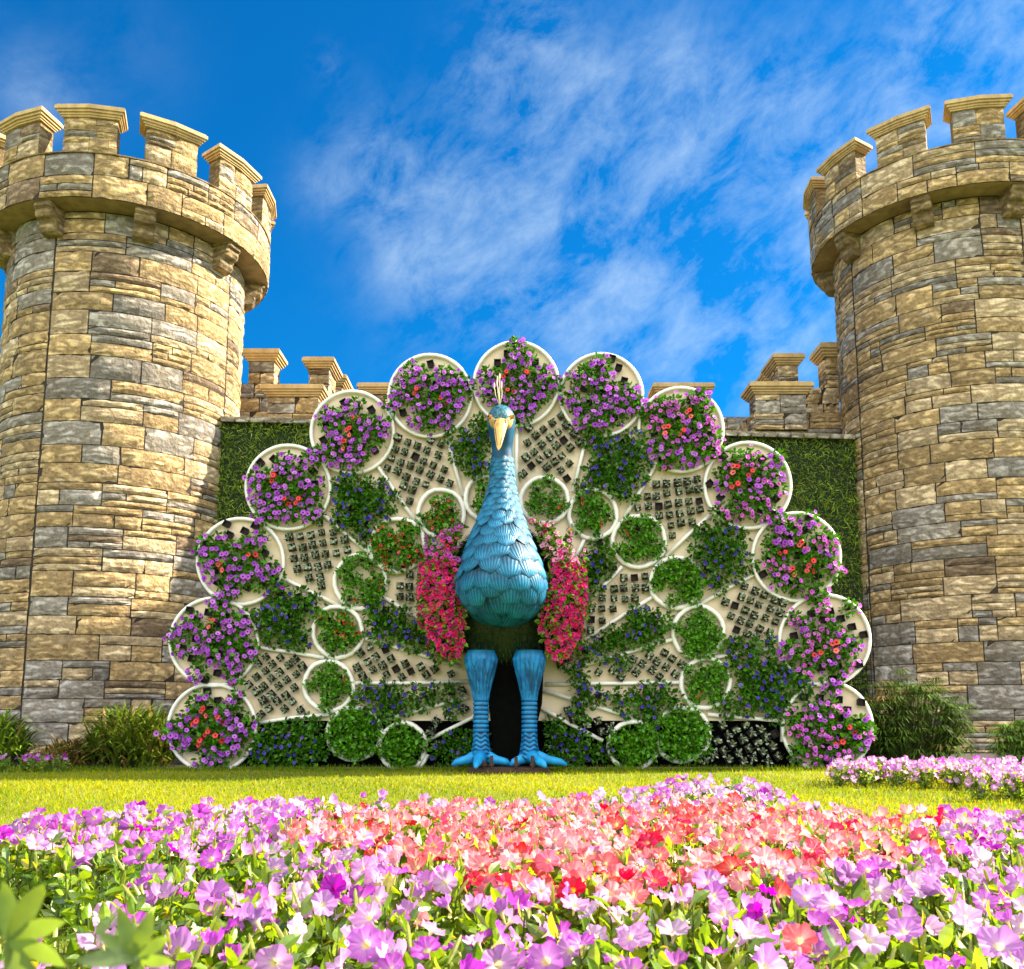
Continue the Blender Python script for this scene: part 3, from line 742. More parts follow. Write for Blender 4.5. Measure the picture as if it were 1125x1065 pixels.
# legs
for li, (lx, toes) in enumerate(((528.4, [(-32, 838.5, -.02), (33, 838.5, .0), (-6, 841, -.55), (4, 836, .3)]), (581.6, [(-21, 838.5, -.1), (41, 838.5, .02), (18, 841, -.45), (-2, 836, .3)]))):
    Yl = 12.08; G = lambda dx, py, dy=0: P(lx + dx, py, Yl + dy) - IN
    prof_l = [(715, 15), (722, 17.6), (724, 17.8)] + [(q, float(np.interp(q, [724, 732, 742, 752, 760, 767, 770], [17.8, 16.6, 14.2, 11.8, 9.8, 8.6, 8.2]))) for q in np.arange(726, 771, 2.0)]; sr = np.random.default_rng(3 + li); streak = [(sr.uniform(0, 6.28), sr.uniform(-.022, .022), sr.uniform(724, 745), sr.uniform(15, 30)) for _ in range(75)]
    m = MB(); V = []; UV = []; CC = []; nseg = 96; w1 = 1 / 80
    for (py, hwp) in prof_l:
        c_ = G(0, py); r_ = hwp * .01215
        for i in range(nseg):
            th = 2 * math.pi * i / nseg; g = 1 + .05 * math.sin(th * 17 + py * .12) * (py > 723); V.append((c_.x + r_ * g * math.cos(th), c_.y + r_ * g * math.sin(th), c_.z)); UV.append((.05, py / 40)); dk = min([1.0] + [abs(((th - (a_ + sl * (py - p0)) + math.pi) % (2 * math.pi)) - math.pi) / .07 for (a_, sl, p0, ll) in streak if p0 <= py <= p0 + ll]); CC.append((.30 + .75 * min(1, dk) if py > 723 else .9,) * 3)
    m.add(V, grid_faces(nseg, len(prof_l), True).tolist() + [list(range(nseg))], np.array(CC), 0, UV)
    leg = m.build('leg', LEGBLUE, pc, True)
    m = MB(); V = []; CC = []; UV = []; py = 767.0; lev = []
    while py < 834:
        lev += [(py, 1.0, 1.0), (py + 2.6, 1.03, 1.05), (py + 3.2, .90, .28), (py + 4.2, .90, .25)]; py += 4.9
    for (q, k_, cc) in lev:
        base_r = 8.2 + (.3 if q < 812 else (q - 812) * .16)
        c_ = G(0, q); r_ = base_r * .01215 * k_
        for i in range(24):
            th = 2 * math.pi * i / 24; zz_ = .018 * math.sin(th * 5) * (q > 805); V.append((c_.x + r_ * math.cos(th), c_.y + r_ * math.sin(th), c_.z + zz_)); CC.append((cc * 1.1,) * 3); UV.append((0.05, q * .01))
    m.add(V, grid_faces(24, len(lev), True), np.array(CC), 0, UV); m.build('shank', LEGBLUE, leg, True)
    m = MB(); c0 = G(0, 829); zf = .075
    for (dx, py, dy) in toes:
        e = G(dx, py, dy); a = Vector((c0.x, c0.y, c0.z)); e = Vector((e.x, e.y, zf + .02)); mid = a.lerp(e, .5); mid.z = zf + .085; q1 = a.lerp(e, .84); q1.z = zf + .06
        tube(m, [tuple(a), tuple(mid), tuple(q1), tuple(e)], [.105, .062, .046, .018], 12, col=(1.05, 1.05, 1.05))
    m.build('foot', LEGBLUE, leg, True)
m = MB(); a = P(494, 841, 12.1) - IN; b = P(624, 841, 12.1) - IN
box(m, ((a.x + b.x) / 2, -.02, .037), (b.x - a.x - .5, .80, .07), (.3, .2, .15)); m.build('base_plate', STEEL, pc)
for (px, s_) in ((540, 1), (567, .9), (585, 1.0), (532, .6)):
    m = MB(); g = P(px, 836, 11.78) - IN
    tube(m, [(g.x, g.y, .07), (g.x, g.y, .07 + .16 * s_)], .022, 8); tube(m, [(g.x, g.y, .10), (g.x, g.y, .13)], .035, 6)
    m.build('anchor_bolt', STEEL, pc)

# ------------------------------------------------------------------ flower fan: the peacock's tail
YF = 12.85
OUT = [(235, 800, 49), (237, 706, 49), (266, 618, 48), (318, 537, 47), (388, 477, 46), (473, 437, 46), (567, 424, 47), (660, 436, 46), (747, 474, 47), (820, 535, 48), (873, 613, 49), (904, 704, 50.5), (907, 799, 50)]
ONAMES = ['lowest roundel at the left end of the fan', 'second roundel up from the left end of the fan', 'third roundel up from the left end of the fan', 'fourth roundel up from the left end of the fan', 'fifth roundel up from the left end of the fan',
          'roundel just left of the topmost roundel of the fan', 'topmost roundel of the fan', 'roundel just right of the topmost roundel of the fan', 'fifth roundel up from the right end of the fan', 'fourth roundel up from the right end of the fan',
          'third roundel up from the right end of the fan', 'second roundel up from the right end of the fan', 'lowest roundel at the right end of the fan']
INN = [(443, 820, 27), (390, 806, 30.5), (362, 754, 28.5), (372, 695, 29), (397, 640, 30.5), (437, 600, 31), (485, 565, 27), (536, 549, 26), (598, 551, 27), (651, 566, 28), (701, 596, 30), (742, 641, 29.5), (766, 695, 29.5), (774, 751, 28.5), (748, 807, 31.5), (695, 819, 28)]
INAMES = ['lowest small ring at the left foot of the fan', 'second small ring from the left foot of the fan', 'third small ring from the left foot of the fan', 'fourth small ring from the left foot of the fan', 'fifth small ring from the left foot of the fan', 'sixth small ring from the left foot of the fan', 'seventh small ring from the left foot of the fan', 'small ring half hidden left of the peacock neck',
          'small ring just right of the peacock neck', 'seventh small ring from the right foot of the fan', 'sixth small ring from the right foot of the fan', 'fifth small ring from the right foot of the fan', 'fourth small ring from the right foot of the fan', 'third small ring from the right foot of the fan', 'second small ring from the right foot of the fan', 'lowest small ring at the right foot of the fan']
SPOKES = [[(492, 484), (509, 546)], [(416, 514), (443, 554), (456, 572)], [(353, 564), (409, 611)], [(310, 635), (374, 666)], [(423, 657), (470, 685)], [(402, 702), (505, 733)], [(287, 712), (357, 723)], [(391, 751), (516, 749)],
          [(286, 794), (362, 785)], [(419, 792), (515, 766)], [(471, 813), (556, 768)], [(460, 845), (471, 829)], [(568, 469), (568, 540)], [(645, 478), (629, 541)], [(720, 512), (684, 572)], [(642, 593), (630, 618)], [(683, 623), (649, 659)],
          [(780, 566), (731, 612)], [(827, 632), (766, 666)], [(715, 657), (632, 710)], [(852, 712), (780, 723)], [(738, 703), (617, 738)], [(747, 750), (599, 752)], [(594, 758), (709, 794)], [(777, 785), (857, 792), (858, 815)], [(586, 773), (662, 814)]]
fan = empty('flower_fan', (P(567, 800, YF).x, YF, 0), 'huge beige fan shaped tail panel ringed with white hoops behind the blue peacock', 'flower display')
FO = Vector(fan.location)
def FP(px, py, out=0.0): return P(px, py, YF) + Vector((0, -out, 0)) - FO
m = MB()
outl = []
for k in range(len(OUT)):
    outl.append((OUT[k][0], OUT[k][1]))
poly_b = [(240, 792)] + outl[1:-1] + [(903, 792)]
def board(m, poly, thick, back, mat=0, col=(1, 1, 1)):
    k = len(poly); V = [tuple(FP(*p, -back)) for p in poly] + [tuple(FP(*p, -back - thick)) for p in poly]
    m.add(V, [list(range(k)), list(range(k, 2 * k))[::-1]] + [[i, i + k, (i + 1) % k + k, (i + 1) % k] for i in range(k)], col, mat)
board(m, poly_b, .04, .0)
m.build('backboard', BOARD, fan)
m = MB(); board(m, [(250, 785), (895, 785), (895, 843.5), (250, 843.5)], .03, .06); m.build('shade_panel', CLOTH_AND_SHADE, fan)  # black sheet standing in for the shaded void below the backboard
m = MB()
for px in (300, 430, 567, 700, 835):
    top = FP(px, 560 if px not in (300, 835) else 660, -.12); tube(m, [tuple(top), (top.x, .12, 0)], .04, 8); tube(m, [tuple(top), (top.x, 1.9, 0)], .04, 8)
m.build('rear_prop', STEEL, fan)
def circ(px, py, r, n, wob=0.0, rr=None, flat=0):
    pts = []; ph = (rr or rng).uniform(0, 6.28)
    for i in range(n):
        th = 2 * math.pi * i / n; q = r * (1 + wob * math.sin(2 * th + ph) + wob * .7 * math.sin(5 * th + 2 * ph)); pts.append((px + q * math.sin(th), py - q * math.cos(th)))
    return pts
for (px, py, r) in OUT:
    m = MB(); board(m, circ(px, py, r - 1.0, 40), .05, -.035 - .004 * (OUT.index((px, py, r)) % 2))
    rd = m.build('roundel', BOARD, fan)
    m = MB(); pts = [tuple(FP(a, b, .075)) for a, b in circ(px, py, r - 1.2, 48)]
    tube(m, pts, .028, 8, True); m.build('ring', WHITE, rd, True)
for (px, py, r) in INN:
    m = MB(); tube(m, [tuple(FP(a, b, .06)) for a, b in circ(px, py, r - 1.5, 22, .018)], .035, 8, True); m.build('ring', WHITE, fan, True)
for sp in SPOKES:
    m = MB(); pts = []
    for i, (a, b) in enumerate(sp): pts.append(FP(a, b, .045))
    if len(pts) == 2: pts = [pts[0], pts[0].lerp(pts[1], .5) + Vector((rng.uniform(-.012, .012), 0, rng.uniform(-.012, .012))), pts[1]]
    tube(m, [tuple(p) for p in pts], .028, 8); m.build('spoke', WHITE, fan, True)

# plants in pots: local +Z points out of the board, +Y up the board
def pot_mesh():
    m = MB(); a, b, h, w_ = .037, .045, .085, .006
    lv = [(a, 0), (b, h), (b + .006, h), (b + .006, h + .012), (b - .006, h + .012), (b - .012, h - .02)]
    V = [(sx * r_, sy * r_, z_) for r_, z_ in lv for sx, sy in ((-1, -1), (1, -1), (1, 1), (-1, 1))]
    m.add(V, grid_faces(4, len(lv), True).tolist(), (1, 1, 1), 0); m.add([(sx * .034, sy * .034, h - .018) for sx, sy in ((-1, -1), (1, -1), (1, 1), (-1, 1))], [[0, 1, 2, 3]], (1, 1, 1), 1)
    return m.mesh('pot', [POT, SOIL])
POTM = pot_mesh()
def silver_mesh(k):
    m = MB(); n = 15
    d = rdirs(n, (0, .45, .45)); V = np.array([[0, 0, 0], [.12, .3, .02], [.10, .36, .02], [.26, .62, .03], [.14, .66, .03], [.20, .86, .0], [0, 1.05, -.05], [-.20, .86, 0], [-.14, .66, .03], [-.26, .62, .03], [-.10, .36, .02], [-.12, .3, .02]], float)
    F = np.array([[0, 1, 11], [1, 2, 10], [1, 10, 11], [2, 3, 9], [2, 9, 10], [3, 4, 8], [3, 8, 9], [4, 5, 7], [4, 7, 8], [5, 6, 7]])
    rt = rot_mats(n, d, rng.uniform(0, 6.28, n))[:, :, [0, 2, 1]] * np.array([1, 1, -1])[None, None]
    col = np.array([.38, .45, .34]) * rng.uniform(.55, 1.2, (n, 1)); s_ = rng.uniform(.045, .082, n)
    scatter(m, V, F, np.tile([0, 0, .085], (n, 1)) + rng.normal(size=(n, 3)) * .012, rt, s_[:, None] * np.ones((1, 3)), col)
    return m.mesh('silver_leaves', [LEAF])
def clump_mesh(nl, rad, base, droop=.25, size=(.045, .07), depth=.16):
    m = MB(); th = rng.uniform(0, 6.28, nl); q = np.sqrt(rng.random(nl)) * rad; z_ = .07 + depth * (1 - (q / rad) ** 2) * rng.uniform(.4, 1.0, nl)
    pos = np.stack([q * np.cos(th), q * np.sin(th) - droop * rad * rng.random(nl), z_], 1)
    d = np.stack([np.cos(th) * q / rad, np.sin(th) * q / rad - .2, .5 * np.ones(nl)], 1) + rng.normal(size=(nl, 3)) * .55
    add_leaves(m, pos, d, rng.uniform(*size, nl), base); return m.mesh('foliage', [LEAF])
def bloom_mesh(nb, rad, cols, size=(.04, .05), droop=.35, z0=.215):
    m = MB(); th = rng.uniform(0, 6.28, nb); q = np.sqrt(rng.random(nb)) * rad
    pos = np.stack([q * np.cos(th), q * np.sin(th) - droop * rad * rng.random(nb), z0 + .05 * rng.random(nb) - .06 * (q / rad) ** 2], 1)
    d = np.stack([np.cos(th) * q / rad * .5, np.sin(th) * q / rad * .5 + .1, np.ones(nb)], 1) + rng.normal(size=(nb, 3)) * .35
    col = np.array([cols[int(rng.integers(len(cols)))] for _ in range(nb)]) * rng.uniform(.8, 1.2, (nb, 1))
    add_blooms(m, pos, d, rng.uniform(*size, nb), col); return m.mesh('blossoms', [BLOOM])
SILV = [silver_mesh(i) for i in range(6)]
GREEN, DGREEN = (.062, .22, .005), (.042, .165, .005)
CL_P = [clump_mesh(58, .125, GREEN, .3, (.06, .095), .15) for _ in range(6)]
CL_V = [clump_mesh(72, .14, DGREEN, .1, (.055, .09), .14) for _ in range(6)]
CL_G = [clump_mesh(74, .135, (.078, .265, .006), .1, (.06, .095), .24) for _ in range(6)]
PUR = [(.38, .05, .62), (.46, .09, .70), (.30, .035, .54), (.50, .14, .70)]
PNK = [(.60, .10, .60), (.50, .09, .64), (.70, .22, .66)]
BL_P = [bloom_mesh(int(k), .165, PUR, (.029, .042)) for k in (6, 7, 8, 9, 4)]
BL_K = [bloom_mesh(int(k), .165, PNK, (.029, .042)) for k in (6, 7, 8, 4)]
BL_R = [bloom_mesh(int(k), .10, [(.75, .04, .06), (.80, .12, .14)], (.036, .046)) for k in (2, 3, 4)]
BL_V = [bloom_mesh(int(k), .13, [(.06, .03, .42), (.10, .05, .50), (.16, .07, .50)], (.024, .034)) for k in (1, 2, 2, 3)]
BL_S = [bloom_mesh(int(k), .11, [(.78, .09, .07), (.80, .16, .13)], (.034, .044)) for k in (1, 1, 2)]
def plant(name, cat, label, group, px, py, out, spin, fol, blo, pot=True, sc=1.0):
    r_ = empty(name, P(px, py, YF) + Vector((0, -out, 0)), label, cat, group)
    r_.rotation_euler = (R(90), spin, 0); r_.scale = (sc,) * 3
    if pot: link('pot', POTM, r_)
    if fol is not None:
        f = link('foliage', fol, r_); f.rotation_euler.z = random.uniform(-.5, .5)
    if blo is not None: b = link('blossoms', blo, r_); b.rotation_euler.z = random.uniform(-.5, .5)
    return r_
def lattice(cx, cy, rad, step, rot, jit=.12):
    pts = []; k = int(rad / step) + 2; c_, s_ = math.cos(rot), math.sin(rot)
    for i in range(-k, k + 1):
        for j in range(-k, k + 1):
            a, b = i * step + random.uniform(-jit, jit) * step, j * step + random.uniform(-jit, jit) * step
            x, y = cx + a * c_ - b * s_, cy + a * s_ + b * c_
            if math.hypot(x - cx, y - cy) < rad: pts.append((x, y))
    return pts
for k, (cx, cy, r) in enumerate(OUT):
    rot = math.atan2(cy - 765, cx - 567) + R(45)
    for (x, y) in lattice(cx, cy, r - 5, 14.6, rot):
        q = math.hypot(x - cx, y - cy) / r; v = (y - cy) / r
        bare = random.random() < (.5 if (v < -.45 and q > .5) else (.12 if q > .5 else .04))
        if k in (0, 12): bare = random.random() < (.45 if (v < -.5) else .04)
        if bare:
            plant('plant_pot', 'pot', 'bare black pot in the ' + ONAMES[k], 'bare pots in the ' + ONAMES[k], x, y, .036, rot + R(45), None, None)
            continue
        red = q < .42 and random.random() < .42
        bl = random.choice(BL_R) if red else random.choice(BL_P if k < 8 or random.random() < .35 else BL_K)
        grp = 'petunias in the ' + ONAMES[k]
        plant('potted_petunia', 'petunia', ('red' if red else 'purple') + ' petunia plant in the ' + ONAMES[k], ('red ' if red else 'purple ') + grp, x, y, .036, random.uniform(-.3, .3), random.choice(CL_P), bl, sc=random.uniform(.82, 1.06))
for k, (cx, cy, r) in enumerate(INN):
    full = k in (0, 1, 14, 15)
    for (x, y) in lattice(cx, cy, r - 5.5, 10.6, random.uniform(0, 1.5)):
        if not full and random.random() < .16: continue
        reds = {4: .55, 5: .95, 6: .75, 3: .8, 2: .15, 9: .3, 10: .12}.get(k, .06)
        if k == 3 and y > cy + 8: reds = 0
        has = random.random() < reds and not full
        plant('leafy_plant', 'leafy plant', ('red flowered plant in the ' if has else 'green leafy plant in the ') + INAMES[k], ('red flowering plants in the ' if has else 'green plants in the ') + INAMES[k],
              x, y, .01, random.uniform(-.5, .5), random.choice(CL_G), random.choice(BL_S if k not in (3, 5, 6) else BL_R) if has else None, sc=random.uniform(.56, .80) * (1.15 if full else 1))
# wedges between the spokes: silver pots and violas take turns
OUTER = [(-24, -5, 's'), (-5, 13, 'v'), (13, 28, 's'), (28, 43, 'v'), (43, 60, 's'), (60, 75, 'v'), (75, 90, 's'), (90, 105, 'v'), (105, 121, 's'), (121, 137, 'v'), (137, 153, 's'), (153, 167, 'v'), (167, 185, 's'), (185, 204, 'v')]
INNER = [(-62, -31, 'v'), (-31, -14, 's'), (-14, 3.5, 'v'), (3.5, 18, 's'), (18, 37, 'v'), (37, 53, 's'), (53, 65, 'v'), (115, 127, 'v'), (127, 141, 's'), (141, 158, 'v'), (158, 176, 's'), (176, 193, 'v'), (193, 212, 's'), (212, 242, 'v')]
def ordinal(i): return ['first', 'second', 'third', 'fourth', 'fifth', 'sixth', 'seventh'][i]
def wname(kind, zone, a):
    side = 'right' if a < 90 else 'left'
    L = [w for w in (OUTER if zone == 'outer' else INNER) if w[2] == kind and ((w[0] + w[1]) / 2 < 90) == (a < 90)]
    L = sorted(L, key=lambda w: (w[0] if side == 'right' else -w[0])); i = [w[0] for w in L].index(a if False else next(w[0] for w in L if w[0] <= a <= w[1]))
    return '%s %s %s wedge up from the lawn, %s fan half' % (ordinal(i), zone, 'pot' if kind == 's' else 'viola', side)
allrings = [(x, y, r + 2) for x, y, r in OUT] + [(x, y, r + 3) for x, y, r in INN]
def seg_d(x, y, a, b):
    ax, ay = a; bx, by = b; t_ = max(0, min(1, ((x - ax) * (bx - ax) + (y - ay) * (by - ay)) / ((bx - ax) ** 2 + (by - ay) ** 2))); return math.hypot(x - ax - t_ * (bx - ax), y - ay - t_ * (by - ay))
def free(x, y, mrg, own=6.0):
    if any(math.hypot(x - a, y - b) < r + mrg for a, b, r in allrings): return False
    if any(seg_d(x, y, sp[i], sp[i + 1]) < own for sp in SPOKES for i in range(len(sp) - 1)): return False
    if y > 838: return False
    if in_poly(np.array([x]), np.array([y]), [(505, 575), (595, 575), (632, 620), (636, 690), (612, 722), (592, 842), (543, 842), (497, 722), (470, 690), (470, 620)])[0]: return False
    hwn = np.interp(y, [440, 500, 527, 548, 569, 590], [14, 10, 12, 18, 25, 34])
    if y > 445 and y < 600 and abs(x - 551) < hwn: return False
    return True
cand_s, cand_v = [], []
for zone, WD in (('outer', OUTER), ('inner', INNER)):
    for (a0, a1, kind) in WD:
        am = R((a0 + a1) / 2); ux, uy = math.cos(am), -math.sin(am)
        step = 11.6 if kind == 's' else 13.9
        for i in range(1, 40):
            for j in range(-16, 17):
                sft = .5 * step if (i % 2) else 0
                rr_ = i * step * .72; off = j * step * 1.38 + sft * 1.38
                x = 567 + ux * rr_ - uy * off + random.uniform(-1.1, 1.1); y = 765 + uy * rr_ + ux * off + random.uniform(-1.1, 1.1)
                th = math.degrees(math.atan2(765 - y, x - 567)); th = th + 360 if th < -90 else th; dist = math.hypot(x - 567, y - 765)
                if not (a0 <= th <= a1): continue
                if zone == 'outer' and not (196 <= dist <= 330): continue
                if zone == 'inner' and dist >= 200: continue
                if zone == 'inner' and dist < 40: continue
                if y > 800 and zone == 'outer' and (x < 290 and x < 250): continue
                if not free(x, y, 1.2 if kind == 's' else 1.0, 5.6 if kind == 's' else 6.0): continue
                (cand_s if kind == 's' else cand_v).append((x, y, zone, (a0 + a1) / 2, am))
random.shuffle(cand_s); random.shuffle(cand_v)
rest = MB()
def stuff_join(mb_pot, mb_leaf, me, M, mb):
    vs = np.zeros(len(me.vertices) * 3); me.vertices.foreach_get('co', vs); vs = vs.reshape(-1, 3)
    mb.add(vs @ np.array(M.to_3x3()).T + np.array(M.translation), [list(p.vertices) for p in me.polygons], (.012, .012, .013) if me is POTM else (.25, .31, .23))
for i, (x, y, zone, a, am) in enumerate(cand_s):
    spin = -am + R(45) + random.uniform(-.12, .12); fol = random.choice(SILV) if random.random() < .93 else None
    if i < 298:
        plant('silver_leaf_plant', 'potted plant', 'silver leaved plant in the ' + wname('s', zone, a), 'silver pots in the ' + wname('s', zone, a), x, y, .002, spin, fol, None, sc=random.uniform(.9, 1.1))
    else:
        M = Matrix.LocRotScale(P(x, y, YF) + Vector((0, -.002, 0)), Matrix.Rotation(spin, 3, 'Y') @ Matrix.Rotation(R(90), 3, 'X'), None)
        for me in ((POTM, fol) if fol else (POTM,)): stuff_join(None, None, me, M, rest)
if rest.n: tag(rest.build('silver_leaf_plants', LEAF), 'remaining silver leaved plants in black pots scattered over the fan wedges', 'potted plant', kind='stuff')
for i, (x, y, zone, a, am) in enumerate(cand_v):
    if i >= 300: break
    up = .06 if y > 790 else 0
    plant('potted_viola', 'viola', 'blue viola plant in the ' + wname('v', zone, a), 'violas in the ' + wname('v', zone, a), x, y, .002, random.uniform(-.4, .4), random.choice(CL_V), random.choice(BL_V) if random.random() < .85 else None, random.random() < .8, random.uniform(.84, 1.08))
open('/tmp/w/log','w').write('silver %d viola %d\n' % (len(cand_s), len(cand_v))) if False else None

# ------------------------------------------------------------------ shrubs at the foot of the towers
def strap_shrub(name, label, cat, px, Y, width, height, n, base, dry=0.0, group=None, style='strap'):
    g = P(px, 700, Y); r_ = empty(name, (g.x, Y, 0), label, cat, group); m = MB()
    if style == 'strap':
        for k in range(n):
            a = rng.uniform(0, 6.28); q = rng.random() ** .5 * width * .5; bx, by = q * .8 * math.cos(a), q * .6 * math.sin(a)
            h0 = height * rng.uniform(0.0, .62) * (1 - .5 * (q / (width * .5)) ** 2); L = rng.uniform(.22, .42) * height * 1.0; lean = rng.uniform(.45, 1.35); aa = rng.uniform(0, 6.28) if rng.random() < .4 else a + rng.normal() * .6
            c_ = (np.array([.30, .20, .07]) if rng.random() < dry else np.array(base)) * rng.uniform(.5, 1.5)
            p0 = np.array([bx, by, h0]); hd_ = np.array([math.cos(aa), math.sin(aa), 0]); sd_ = np.array([-math.sin(aa), math.cos(aa), 0]); V = []
            for f, wv in ((0, .010), (.35, .016), (.7, .011), (1, .001)):
                p_ = p0 + hd_ * L * lean * f + np.array([0, 0, L * (1.1 * f - .75 * lean * f * f)]); V += [p_ - sd_ * wv, p_ + sd_ * wv]
            m.add(V, np.array([[0, 1, 3, 2], [2, 3, 5, 4], [4, 5, 7, 6]]), c_)
    else:                                   # umbrella sedge: whorls of thin leaves on stalks
        for k in range(n):
            a = rng.uniform(0, 6.28); q = rng.random() ** .5 * width * .5; top = np.array([q * math.cos(a), q * .6 * math.sin(a), height * rng.uniform(.25, 1.0) * rng.choice((1, 1, 1, 1.12)) * (1 - .35 * (q / (width * .5)) ** 2)])
            tube(m, [(top[0] * .5, top[1] * .5, 0), tuple(top)], .005, 4, col=np.array(base) * .8, cap=False)
            c_ = (np.array([.26, .18, .06]) if rng.random() < dry else np.array(base)) * rng.uniform(.55, 1.5)
            for j in range(15):
                aa = j * 6.283 / 15 + rng.uniform(-.2, .2); L = rng.uniform(.13, .23); hd_ = np.array([math.cos(aa), math.sin(aa), 0]); sd_ = np.array([-math.sin(aa), math.cos(aa), 0]); V = []
                for f, wv in ((0, .004), (.5, .010), (1, .001)):
                    p_ = top + hd_ * L * f + np.array([0, 0, L * (.35 * f - .75 * f * f)]); V += [p_ - sd_ * wv, p_ + sd_ * wv]
                m.add(V, np.array([[0, 1, 3, 2], [2, 3, 5, 4]]), c_ * rng.uniform(.8, 1.2))
    m.build('foliage', LEAF, r_)
    s_ = MB()
    for k in range(12):
        a = rng.uniform(0, 6.28); q = rng.random() * width * .3
        tube(s_, [(q * .4 * math.cos(a), q * .4 * math.sin(a), 0), (q * math.cos(a), q * math.sin(a), height * .6)], [.014, .007], 5, col=(.10, .08, .03))
    s_.build('stem', LEAF, r_)
strap_shrub('strap_leaf_shrub', 'bushy green strap leaved shrub between the left tower and the lowest left roundel', 'shrub', 152, 13.3, 1.5, 1.22, 1500, (.12, .18, .02), .10)
strap_shrub('strap_leaf_shrub', 'green strap leaved shrub at the far left edge before the left tower', 'shrub', 8, 13.4, 1.0, 1.05, 800, (.12, .20, .02), .05)
strap_shrub('dry_grass_clump', 'low brown dried grass clump before the left tower', 'grass clump', 82, 13.1, .95, .58, 520, (.16, .13, .03), .6)
strap_shrub('umbrella_sedge', 'wide bushy umbrella sedge between the right tower and the lowest right roundel', 'shrub', 993, 13.3, 1.75, 1.28, 330, (.07, .125, .014), .08, style='sedge')
strap_shrub('umbrella_sedge', 'smaller umbrella sedge at the far right edge before the right tower', 'shrub', 1112, 13.2, .75, .72, 130, (.13, .23, .03), .03, style='sedge')
strap_shrub('low_shrub', 'low dark shrub tucked between the sedge and the right end of the fan', 'shrub', 945, 13.6, .7, 1.25, 260, (.04, .08, .012), .1)

# ------------------------------------------------------------------ bedding petunias
def petal_mesh(k):
    r = np.random.default_rng(100 + k); seg = 40; rings = [(.05, -.85), (.09, -.5), (.15, -.22), (.28, -.06), (.52, .04), (.78, .07), (1.0, .04)]
    cup = r.uniform(-.12, .30) if k < 6 else r.uniform(.35, .75); V = []; K = []; ph = r.uniform(0, 6.28); fold = r.uniform(.0, .35); fa = r.uniform(0, 6.28); sq = r.uniform(.82, 1.0)
    for q, (rad, z_) in enumerate(rings):
        for i in range(seg):
            th = 2 * math.pi * i / seg; o5 = 2 * abs(math.cos(2.5 * th)) ** .6 - 1; t_ = max(0, (rad - .28) / .72)
            rr = rad * (1 if k < 6 else 1 - .25 * t_) * (1 + t_ * (.11 * o5 + .03 * math.sin(9 * th + ph))); zz_ = z_ + t_ * (.13 * math.sin(5 * th + ph) + .11 * math.sin(11 * th + 2 * ph) + .05 * math.sin(17 * th) - .10 * (1 - abs(math.cos(2.5 * th))) ** 2) + cup * t_ * t_
            zz_ += fold * t_ * math.cos(th - fa) * abs(math.cos(th - fa))
            V.append((rr * math.cos(th), rr * math.sin(th) * sq, zz_)); K.append((rad, (max(0, math.cos(5 * th)) ** 5 + .45 * (math.sin(20 * th + ph) > .3)) * (rad > .2) * (1 - .45 * t_), 0))
    m = MB(); m.add(np.array(V), grid_faces(seg, len(rings), True), np.array(K)); return m
FLM = {}
for nm, mt in (('lilac', LILAC), ('pale', PALE), ('magenta', MAGENTA), ('coral', CORAL), ('rose', ROSE), ('peach', PEACH)):
    FLM[nm] = [petal_mesh(k).mesh('flower', [mt], True) for k in range(8)]
BLV = np.array([[0, 0, 0], [.20, .22, .05], [.25, .50, .07], [.16, .80, .03], [0, 1.05, -.10], [-.16, .80, .03], [-.25, .50, .07], [-.20, .22, .05], [0, .25, 0], [0, .52, .0], [0, .8, -.03]], float)
BLF = np.array([[0, 1, 8, 7], [1, 2, 9, 8], [2, 3, 10, 9], [8, 9, 6, 7], [9, 10, 5, 6], [3, 4, 4, 10], [10, 4, 4, 5]])
BLF4 = np.array([[1, 2, 9, 8], [2, 3, 10, 9], [7, 8, 9, 6], [6, 9, 10, 5]]); BLF3 = np.array([[0, 1, 8], [0, 8, 7], [3, 4, 10], [10, 4, 5]])
def bed_foliage(k):
    m = MB(); stems = 13
    for s_ in range(stems):
        a = rng.uniform(0, 6.28); rad = rng.uniform(.02, .15); top = np.array([rad * math.cos(a), rad * math.sin(a), rng.uniform(.17, .285)])
        mid = top * np.array([.85, .85, .5]); tube(m, [(0, 0, 0), tuple(mid), tuple(top)], [.004, .0035, .002], 5, col=(.12, .17, .03), cap=False)
        n = 15; f = rng.uniform(.08, 1.02, n)[:, None]; pos = np.where(f < .5, mid * f * 2, mid + (top - mid) * (f - .5) * 2)
        d = rdirs(n, tuple(np.array([math.cos(a), math.sin(a), .9]) * .6)); sz = rng.uniform(.034, .064, n)
        rt = rot_mats(n, d, rng.uniform(0, 6.28, n))[:, :, [0, 2, 1]] * np.array([1, 1, -1])[None, None]
        g = rng.random((n, 1)); col = np.array([.07, .17, .015]) * (1 - g) + np.array([.30, .46, .02]) * g; col[rng.random(n) < .06] = (.40, .38, .05)
        W = np.einsum('nij,nmj->nmi', rt, BLV[None] * (sz[:, None, None] * np.array([1.0, 1, 1]))) + pos[:, None]
        kk = (np.arange(n) * 11)[:, None, None]
        m.add(W.reshape(-1, 3), [(BLF4[None] + kk).reshape(-1, 4), (BLF3[None] + kk).reshape(-1, 3)], np.repeat(col, 11, 0))
        if rng.random() < .32:               # a slim bud or sepal on the tip
            d1 = rdirs(1, (0, 0, 1.5))[0]; tube(m, [tuple(top), tuple(top + d1 * .025), tuple(top + d1 * .05), tuple(top + d1 * .062)], [.003, .005, .004, .001], 6, col=(.36, .42, .08) if rng.random() < .8 else (.5, .22, .5), cap=False)
    return m.mesh('foliage', [BEDLEAF])
BEDF = [bed_foliage(k) for k in range(9)]
